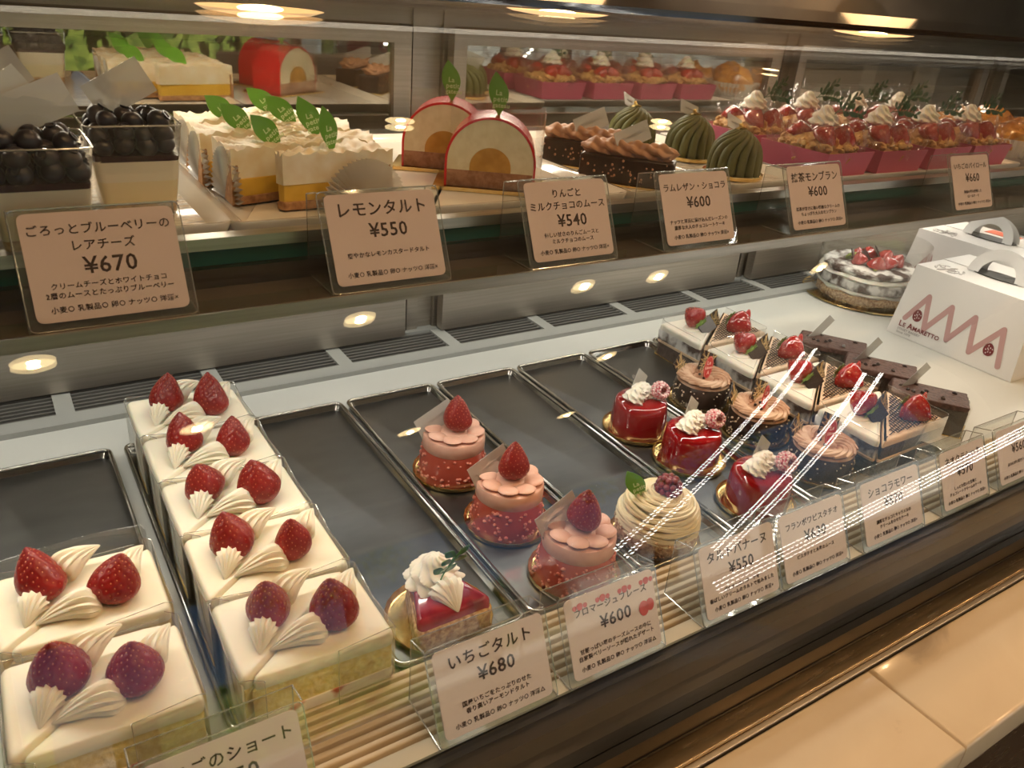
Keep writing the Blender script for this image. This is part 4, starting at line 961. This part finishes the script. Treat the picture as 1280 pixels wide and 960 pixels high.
# lemon tarts
def lemon_tart(seed, flip=1):
    t = empty('lemon_tart', '', 'cake'); P = [(-.040, -.021), (-.034, -.0235), (.046, -.004), (.046, .004), (-.034, .0235), (-.040, .021)]
    if flip < 0: P = [(-x, y) for x, y in P][::-1]
    Q = roundpoly(P, .002, 2)
    MB().add(bumpy(prism(Q, .001, .007, .001), .0006, 250, 3)).obj('tart_base', 'crust', t)
    MB().add(bumpy(prism([(flip * -.041, -.0215), (flip * -.0365, -.0225), (flip * -.0365, .0225), (flip * -.041, .0215)][::flip], .001, .030, .001), .0010, 260, 4)).obj('tart_crust', 'crust', t)
    MB().add(prism(inset(Q, .0008), .0068, .0195, .0008)).obj('lemon_custard', 'custard', t)
    n = 34
    def top(u, v):
        x = flip * (-.0405 + .0865 * u); wv = (.0228 * (1 - u) + .0042 * u) * (2 * v - 1)
        z = .0405 + .0016 * math.sin(u * 19 + seed + v * 4) * math.cos(v * 9 + seed * 2) + .0011 * math.sin(u * 43 + v * 13 + seed) + .0006 * math.sin(u * 90 - v * 31)
        return (x, wv, z)
    gv, gf = grid(top, n, 12); b = MB(); 
    if flip < 0: gf = [q[::-1] for q in gf]
    b.add((gv, gf)); edge = [i for i in range(n + 1)] + [(n + 1) * j + n for j in range(1, 13)] + [(n + 1) * 12 + i for i in range(n - 1, -1, -1)] + [(n + 1) * j for j in range(11, 0, -1)]
    ring1 = [gv[i] for i in edge]; ring0 = [(p[0], p[1], .0193) for p in ring1]
    b.add(rings([ring0, ring1], cap=(True, False))); b.obj('meringue_cream', 'meringue', t)
    return t
def liner_mesh():
    """pleated half-round paper liner standing on its straight edge"""
    n = 56; R = []
    for k, rr in enumerate((.004, .016, .030, .0335)):
        R.append([(rr * math.cos(PI * i / n), (.0022 * (rr / .03)) * (1 if i % 2 else -1), rr * math.sin(PI * i / n)) for i in range(n + 1)])
    v, f = rings(R, closed=False); return MB().add((v, f), smooth=False).mesh('pleated_liner', 'liner')
LN = liner_mesh()
spots = [(.187, .722, 1, 'back left, by the mirror door'), (.185, .668, 1, 'left, behind the pleated liner'), (.190, .612, 1, 'left, second row'), (.238, .742, -1, 'back right, by the mirror door'), (.236, .690, -1, 'right, third row'), (.234, .636, -1, 'right, second row')]
tp_ = {1: lemon_tart(1.0, 1), -1: lemon_tart(2.3, -1)}; used = {1: 0, -1: 0}
for i, (x, y, fl, ds) in enumerate(spots):
    o = place(tp_[fl], used[fl], (x, y, SZ), [.06, -.05, .03, -.35, -.33, -.30][i], f"lemon tart wedge with toasted cream top and leaf pick, {ds}", 'lemon tarts'); used[fl] += 1
for i, (o_, lx, ly) in enumerate([(0, .0, .0)]): pass
allT = [o for o in C.objects if o.name.startswith('lemon_tart') and o.parent is None]
allT.sort(key=lambda o: (o.location.x > .2, -o.location.y))
for i, o in enumerate(allT):
    leafpick(o, ((.004, -.002, .034) if o.location.x < .2 else (-.002, -.004, .036)), (0, math.radians([-40, -36, -34, -40, -36, -16][i]), .25))
    fr = o.location.x < .2
    ln = link('pleated_liner', LN, o, ((-.040, -.006, .001) if fr else (.016, -.0235, .001)), (0, 0, (PI / 2 + .1 if fr else .18)))
    if fr: ln.scale = (.75, 1, 1.15)
x_ = copy_tree(allT[-1]); x_.location = (.190, .505 + .02, SZ); x_['label'] = 'lemon tart wedge with toasted cream top, frontmost one by its price card'; x_.rotation_euler = (0, 0, .30); 
bpy.data.objects.remove(x_) if False else None
for ch in x_.children:
    if ch.name.startswith(('leaf_pick',)): ch.rotation_euler = (0, math.radians(-6), .1)
    if ch.name.startswith('pleated_liner'): ch.location = (.012, -.0240, .001); ch.rotation_euler = (0, 0, -.12); ch.scale = (1.1, 1, 1.05)
x_.location = (.222, .582, SZ)

# red dome slices
m8 = empty('red_dome_cake', '', 'cake'); r_, dp = .0385, .044
MB().add(prism(roundpoly([(-.048, -.030), (.048, -.030), (.048, .030), (-.048, .030)], .002), 0, .0018, .0005), smooth=False).add(box(-.048, .048, -.0315, -.030, 0, .0032), smooth=False).obj('gold_board', 'gold', m8)
def arch(r, base, n=28): return [(r * math.cos(PI * k / n), base + r * .98 * math.sin(PI * k / n)) for k in range(n + 1)]
def archsolid(r, z0, zs, y0, y1): 
    A = [(r, z0)] + arch(r, zs) + [(-r, z0)]
    return rings([[(p[0], y, p[1]) for p in A] for y in (y0, y1)])
def archband(r0, r1, z0, zs, y0, y1):
    A = [(r1, z0)] + arch(r1, zs) + [(-r1, z0)]; Bq = [(r0, z0)] + arch(r0, zs) + [(-r0, z0)]; n = len(A)
    v = [(p[0], y, p[1]) for P, y in ((A, y0), (A, y1), (Bq, y1), (Bq, y0)) for p in P]; f = []
    for s in range(4):
        for i in range(n - 1): f.append((s * n + i, s * n + i + 1, ((s + 1) % 4) * n + i + 1, ((s + 1) % 4) * n + i))
    return v, f
MB().add(archband(r_ - .0020, r_, .0022, .023, -dp / 2 - .0002, dp / 2 + .0002)).obj('red_coating', 'redcoat', m8)
MB().add(archsolid(r_ - .0021, .016, .023, -dp / 2, dp / 2)).obj('apple_mousse', 'applecream', m8)
MB().add(box(-r_ + .0021, r_ - .0021, -dp / 2, dp / 2, .0022, .0162), smooth=False).obj('sponge_base', 'brownsponge', m8)
A = [(.0175, .0163)] + [(.0175 * math.cos(PI * k / 20), .0195 + .0165 * math.sin(PI * k / 20)) for k in range(21)] + [(-.0175, .0163)]
MB().add(rings([[(p[0], y, p[1]) for p in A] for y in (-dp / 2 - .0004, dp / 2 + .0004)]), smooth=False).obj('caramel_core', 'caramelcore', m8)
MB().add(film_strip([(-.038, .0225), (.042, .0225), (.0435, .021), (.0435, -.012), (.036, -.0245)], .002, .066)).obj('film_wrap', 'film', m8)
leafpick(m8, (.004, -.006, .058), (0, .02, .1))
for i, (x, y) in enumerate([(.375, .603), (.372, .680)]):
    place(m8, i, (x, y, SZ), -.575, ['red-coated dome slice with caramel core, the nearer of two', 'red-coated dome slice with caramel core, the one behind'][i], 'red dome slices')
    if i == 1:
        for ch in o.children:
            if ch.name.split('.')[0] in ('red_coating', 'apple_mousse', 'sponge_base', 'caramel_core', 'film_wrap'): ch.scale = (1, 1.95, 1); ch.location.y = .021
            if ch.name.startswith('gold_board'): ch.scale = (1, 1.6, 1); ch.location.y = .018

# chocolate bars with piped caramel
m9 = empty('caramel_chocolate_bar', '', 'cake')
MB().add(prism(roundpoly([(-.050, -.022), (.050, -.022), (.050, .022), (-.050, .022)], .002), 0, .002, .0005), smooth=False).obj('gold_board', 'gold', m9)
MB().add(bumpy(prism(roundpoly([(-.044, -.0155), (.044, -.0155), (.044, .0155), (-.044, .0155)], .002), .002, .0245, .0015), .0006, 240, 6)).obj('chocolate_body', 'chocoglaze', m9)
b = MB(); g = np.random.default_rng(15)
for k in range(70):
    s = g.uniform(.0006, .0014); b.add(ell(s, s, s, 5, 4, (g.uniform(-.043, .043), -.0156 if k % 3 else .0156, g.uniform(.004, .023))))
b.obj('nut_bits', 'caramel', m9)
b = MB(); R = []
for k in range(91):
    t = k / 90; x = -.043 + .086 * t; e_ = min(1, math.sin(PI * min(.5, t * 4)) ** .6 if t < .125 else 1) * (1 if t < .9 else math.cos((t - .9) / .1 * 1.45)); e_ = max(.04, e_)
    w_ = .0098 * e_ * (1 + .10 * math.cos(2 * PI * t * 7)); R.append([(x + .004 * math.cos(a), w_ * math.cos(a) * (1 + .20 * math.cos(5 * a - t * 24)), .0305 + .0072 * e_ * math.sin(a) * (1 + .22 * math.cos(5 * a - t * 24)) + .0008 * math.cos(2 * PI * t * 7)) for a in [2 * PI * j / 50 for j in range(50)]])
b.add(rings(R)); b.add(ell(.041, .008, .006, 20, 8, (0, 0, .0265)))
b.obj('piped_caramel', 'caramel', m9)
slip(m9, .040, .018, (.004, .006, .034), (math.radians(-16), math.radians(-18), .85))
for i, (x, y) in enumerate([(.514, .583), (.520, .655)]):
    place(m9, i, (x, y, SZ), math.radians(-48), ['chocolate bar with piped caramel cream and grey tag, the nearer', 'chocolate bar with piped caramel cream and grey tag, the one behind'][i], 'chocolate bars with piped caramel')

# green tea mounds
m10 = empty('green_tea_mound', '', 'cake'); gold_round(m10, .031)
MB().add(lathe([(.0215, .0016), (.0228, .008), (.0218, .022), (.018, .034), (.0105, .0425), (.001, .045)], 40)).obj('mound_core', 'matcha', m10)
b = MB()
for k in range(15):
    a0 = 2 * PI * k / 15; pts = []; rs = []
    for j in range(13):
        t = j / 12; z = .002 + .044 * t; r = .0222 * math.cos(t ** 2.2 * 1.45) ** .8 + .0008; a = a0 + t ** 5 * 1.5; pts.append((r * math.cos(a), r * math.sin(a), z)); rs.append(.0050 * (1 - t ** 2.5 * .62))
    b.add(tube(pts, rs, 8))
b.obj('cream_pleats', 'matcha', m10)
MB().add(bumpy(ell(.0035, .003, .0022, 8, 6), .003, 500, 3)).obj('gold_flake', 'goldleaf', m10, (0, -.001, .048))
slip(m10, .038, .014, (-.004, .004, .0455), (math.radians(-20), math.radians(16), .3))
for i, (x, y) in enumerate([(.655, .580), (.672, .664), (.634, .720)]):
    place(m10, i, (x, y, SZ), [.0, -.1, .2][i], ['pleated green tea mound on a gold round, nearest the front', 'pleated green tea mound on a gold round, middle one by the pink boxes', 'pleated green tea mound furthest back, behind the chocolate bars'][i], 'green tea mounds')

# boxed strawberry pies
m11 = empty('boxed_strawberry_pie', '', 'cake'); w_, d_, h_ = .041, .046, .026
b = MB()
lo = [(-w_ + .004, -d_ + .004), (w_ - .004, -d_ + .004), (w_ - .004, d_ - .004), (-w_ + .004, d_ - .004)]; hi = [(-w_, -d_), (w_, -d_), (w_, d_), (-w_, d_)]
b.add(rings([[(p[0], p[1], .0004) for p in lo], [(p[0], p[1], h_) for p in hi], [(p[0] * .975, p[1] * .975, h_) for p in hi], [(p[0] * .97, p[1] * .97, .0015) for p in lo]]), smooth=False)
b.obj('pink_paper_tray', 'pinkbox', m11)
b = MB(); b.add(bumpy(ell(.0375, .0425, .020, 36, 16, (0, 0, .0195)), .005, 160, 3)); g = np.random.default_rng(16)
for k in range(60):
    a = 2 * PI * k / 60; s = g.uniform(.003, .0052); b.add(bumpy(ell(s, s, s * .8, 8, 6, (.0345 * math.cos(a) + g.normal() * .0015, .040 * math.sin(a) + g.normal() * .0015, .0285 + g.normal() * .0015)), .0015, 400, k))
b.obj('pie_crust', 'pie', m11)
for k, (x, y, a, s) in enumerate([(-.018, -.015, .3, 1.0), (.016, -.018, -.4, 1.05), (-.012, .016, 1.2, .95), (.018, .012, 2.0, .95), (0, -.002, 1.0, .9)]):
    o = link('strawberry', gl, m11, (x, y, .031), (.5 * math.cos(a), .5 * math.sin(a), a)); o.scale = (s * 1.15, s * 1.15, s * .82)
MB().add(rosette(.0155, .021, 7, 2.6, 56, 16, .15)).obj('cream_rosette', 'cream2', m11, (.002, .000, .0475))
SP2 = sprig_mesh(6, .030, 'darkleaf', .0022, .0100); link('rosemary_sprig', SP2, m11, (.004, -.010, .062), (math.radians(10), math.radians(72), -.2)); link('rosemary_sprig', SP2, m11, (.006, -.008, .060), (math.radians(24), math.radians(28), .2))
def crinkle(seed):
    g = np.random.default_rng(seed); P = g.uniform(0, 6, 8)
    def fn(u, v):
        a = u * 2 * PI; k = abs(math.cos(a)) ** 3 + abs(math.sin(a)) ** 3; rr = 1 / (max(abs(math.cos(a)), abs(math.sin(a))) ** .75)
        z = .012 + (.036 + .014 * math.sin(2 * a + P[0]) + .010 * math.sin(5 * a + P[1]) + .008 * abs(math.sin(2 * a))) * v
        fold = .0035 * math.sin(a * 23 + P[2] + v * 3) * v + .004 * math.sin(a * 9 + v * 5 + P[3])
        r = (.041 + .008 * v) * rr * .92 + fold
        return (r * math.cos(a) * .95, r * math.sin(a) * 1.05, z)
    return grid(fn, 150, 10)
MB().add(crinkle(3)).obj('clear_wrap', 'wrap', m11)
pos = [(.795, .590), (.893, .588), (.991, .590), (1.088, .592), (.800, .697), (.898, .698), (.996, .697), (1.092, .698)]
pl = ['front row leftmost', 'front row second from left', 'front row third from left', 'front row rightmost', 'back row leftmost', 'back row second from left', 'back row third from left', 'back row rightmost']
for i, (x, y) in enumerate(pos):
    o = place(m11, i, (x, y, SZ), [.03, -.04, .02, -.03, .05, 0, -.04, .03][i], f"cream-topped strawberry pie in pink paper tray and wrap, {pl[i]}", 'pink boxed strawberry pies')
    spin(o, ('cream_rosette', 'clear_wrap'), [0, 3.14, .3, 3.4, .2, 3.2, -.2, 3.0][i])
m12 = empty('amber_pastry', '', 'pastry')
MB().add(bumpy(ell(.038, .034, .022, 30, 14, (0, 0, .024)), .006, 120, 5)).obj('pastry_body', 'amber', m12)
b = MB(); n = 60; b.add(rings([[((.030 + .010 * k) * (1 + .03 * (1 if i % 2 else -1)) * math.cos(2 * PI * i / n), (.030 + .010 * k) * (1 + .03 * (1 if i % 2 else -1)) * math.sin(2 * PI * i / n), .0005 + k * .024) for i in range(n)] for k in (0, 1)], cap=(True, False)), smooth=False)
b.obj('pleated_cup', 'liner', m12); MB().add(rosette(.008, .008, 6, 2)).obj('sugar_knob', 'caramel', m12, (0, 0, .044))
for i, (x, y) in enumerate([(1.225, .590), (1.32, .59), (1.235, .685), (1.33, .685), (1.42, .6)]):
    place(m12, i, (x, y, SZ), i * .7, ['amber glazed pastry in a pleated cup, beside the pink boxes', 'amber glazed pastry, second along the front', 'amber glazed pastry behind the first', 'amber glazed pastry behind the second', 'amber glazed pastry at the far right end'][i], 'amber pastries')

# ------------------------------------------------------------------ price cards in clear acrylic stands
def price_card(label, x, y, z, w_, h_, lines, paper='paper', rz=0., deco=False, tilt=25.5, foot=True):
    t = empty('price_card', label, 'price card', (x, y, z), rz, 'price cards on the shelf rail' if z > .2 else 'price cards along the front ledge')
    ti = -math.radians(tilt)   # leans back
    def lay(o): o.rotation_euler = (PI / 2 + ti, 0, 0); return o
    W2, H2 = w_ / 2 + .004, h_ + .007
    out = roundpoly([(-W2, 0), (W2, 0), (W2, H2), (-W2, H2)], .004, 4)
    hs = MB().add(plate(out, .0009), smooth=False).obj('acrylic_holder', 'acrylic', t); lay(hs)
    b = MB().add(ring_tube([(p[0], p[1], .0004) for p in out], .00045, 5)); lay(b.obj('holder_edge', 'edge', t))
    if foot:
        # back leg of the stand: bent down from the top edge, with bright cut edges
        yb, zt = H2 * math.sin(-ti), H2 * math.cos(ti)
        b = MB().add(box(-W2, W2, yb + .016, yb + .0168, 0, zt * .92), 0, None, False); b.add(box(-W2, W2, 0, yb + .016, 0, .0009), 0, None, False); b.obj('holder_leg', 'acrylic', t)
        b = MB()
        for s in (-1, 1): b.add(tube([(s * W2, yb + .0164, zt * .92), (s * W2, yb + .0164, .0005), (s * W2, .0, .0005)], .0005, 5)); b.add(tube([(s * W2, yb, zt), (s * W2, yb + .0164, zt * .92)], .0005, 5))
        b.add(tube([(-W2, yb + .0164, zt * .92), (W2, yb + .0164, zt * .92)], .0004, 5)); b.obj('leg_edge', 'edge', t)
    pc = roundpoly([(-w_ / 2, .0045), (w_ / 2, .0045), (w_ / 2, .0045 + h_), (-w_ / 2, .0045 + h_)], .0045, 5)
    cd = MB().add(plate(pc, .0005), 0, T(0, 0, .0011), False).obj('paper_card', paper, t); lay(cd)
    lt = lettering([(tx, sz, xx, .0045 + h_ * yy) for (tx, sz, xx, yy) in lines]); lt.obj('lettering', 'ink', cd, (0, 0, .0018))
    if deco:
        b = MB()
        for c_ in range(4):
            for k in range(3):
                u, v = -w_ / 2 + .008 + c_ * .0195 + k * .0045, .0045 + h_ - .006 + (.0006 if k == 1 else 0); s = .0026 if k == 1 else .0018
                b.add(([(u + s * math.cos(a), v - s * .4 + s * math.sin(a) * (1.2 if math.sin(a) < 0 else .8), 0) for a in [2 * PI * j / 14 for j in range(14)]], [tuple(range(14))]), smooth=False)
        for (u, v, s) in ((w_ / 2 - .012, .0045 + h_ * .54, .0055), (w_ / 2 - .006, .0045 + h_ * .56, .0045)):
            b.add(([(u + s * math.cos(a) * .8, v + s * math.sin(a), 0) for a in [2 * PI * j / 18 for j in range(18)]], [tuple(range(18))]), smooth=False)
        b.obj('strawberry_drawings', 'redink', cd, (0, 0, .0019))
    return t
AL = '小麦○ 乳製品○ 卵○ ナッツ○ 洋酒×'
def std(title, price, d1, d2, al=AL, ts=.0088, two=None, sp=' '):
    ls = []
    tt = (lambda s: s)
    if two: ls += [(title, ts, 0, .80), (two, ts, 0, .645), ('¥' + price, .0125, .002, .42)]
    else: ls += [(title, ts, 0, .76), ('¥' + price, .0125, .002, .51)]
    if d1: ls.append((d1, .0038, .0, .30))
    if d2: ls.append((d2, .0038, .0, .215))
    ls.append((al, .0038, .001, .085)); return ls
UW, UH = .0800, .0585
def ucard(xl, xr, *a, **k): return price_card(k.pop('label'), (xl + xr) / 2, .4615, .2612, xr - xl - .001, UH, std(*a), 'paper', **k)
ucard(.0105, .0895, 'ごろっとブルーベリーの', '670', 'クリームチーズとホワイトチョコ', '2層のムースとたっぷりブルーベリー', AL, .0064, 'レアチーズ', label='pink price card reading 670 yen, leftmost on the shelf rail')
ucard(.1790, .2580, 'レモンタルト', '550', '爽やかなレモンカスタードタルト', None, AL, .0105, label='pink price card reading 550 yen, in front of the lemon tarts')
ucard(.3310, .4070, 'りんごと', '540', '優しい甘さのりんごムースと', 'ミルクチョコのムース', AL, .0068, 'ミルクチョコのムース', label='pink price card reading 540 yen, in front of the red domes')
ucard(.4630, .5420, 'ラムレザン・ショコラ', '600', 'ナッツと洋酒に漬け込んだレーズンの', '濃厚な大人のチョコレートケーキ', '小麦○ 乳製品○ 卵○ ナッツ× 洋酒×', .0070, label='pink price card reading 600 yen, in front of the chocolate bars')
ucard(.6190, .6960, '抹茶モンブラン', '600', '抹茶が甘さに強い軽触なクリームの', 'ちょっぴり大人なモンブラン', AL, .0092, label='pink price card reading 600 yen, in front of the green mounds')
ucard(.8850, .9600, 'いちごのパイロール', '660', '季節の苺を使用した', 'ロールケーキ', AL, .0070, label='pink price card reading 660 yen, in front of the pink boxes')
def lcard(xl, xr, *a, **k): return price_card(k.pop('label'), (xl + xr) / 2, .288, .0292, xr - xl, .0560, std(*a), 'paper_low', **k)
lcard(.013, .093, 'いちごのショート', '650', 'ふわふわスポンジと生クリーム', None, AL, .0088, label='pale price card reading 650 yen, below the long row of shortcakes')
lcard(.176, .256, 'いちごタルト', '680', '国産いちごをたっぷりのせた', '香り高いアーモンドタルト', '小麦○ 乳製品○ 卵○ ナッツ○ 洋酒△', .0100, label='pale price card reading 680 yen, in front of the strawberry tart')
lcard(.274, .352, 'フロマージュフレーズ', '600', '甘酸っぱい苺のチーズムースの中に', '自家製ベリーソースが隠れたデザート', '小麦○ 乳製品○ 卵○ ナッツ○ 洋酒△', .0062, label='pale price card with strawberry border, in front of the coral mousses', deco=True)
lcard(.398, .478, 'タルトバナーヌ', '550', 'バナナとカスタードを', '香ばしいクリームのタルトで包みました', AL, .0092, label='pale price card reading 550 yen, in front of the banana tart')
lcard(.487, .565, 'フランボワピスタチオ', '630', 'ピスタチオと木苺のムース', None, AL, .0064, label='pale price card reading 630 yen, in front of the red domes')
lcard(.592, .676, 'ショコラモワー', '570', '濃厚なチョコとキャラメルの', 'クリームをのせたケーキ', AL, .0092, label='pale price card reading 570 yen, in front of the chocolate rounds')
lcard(.712, .788, 'ネオクラシック', '570', 'しっとり焼いた生地と', 'チョコレートクリームのケーキ', AL, .0084, label='pale price card reading 570 yen, in front of the netted wedges')
lcard(.812, .888, 'ショコラ', '560', 'ほろにがい焼きショコラ', None, AL, .0090, label='pale price card for the chocolate bars, rightmost on the ledge')
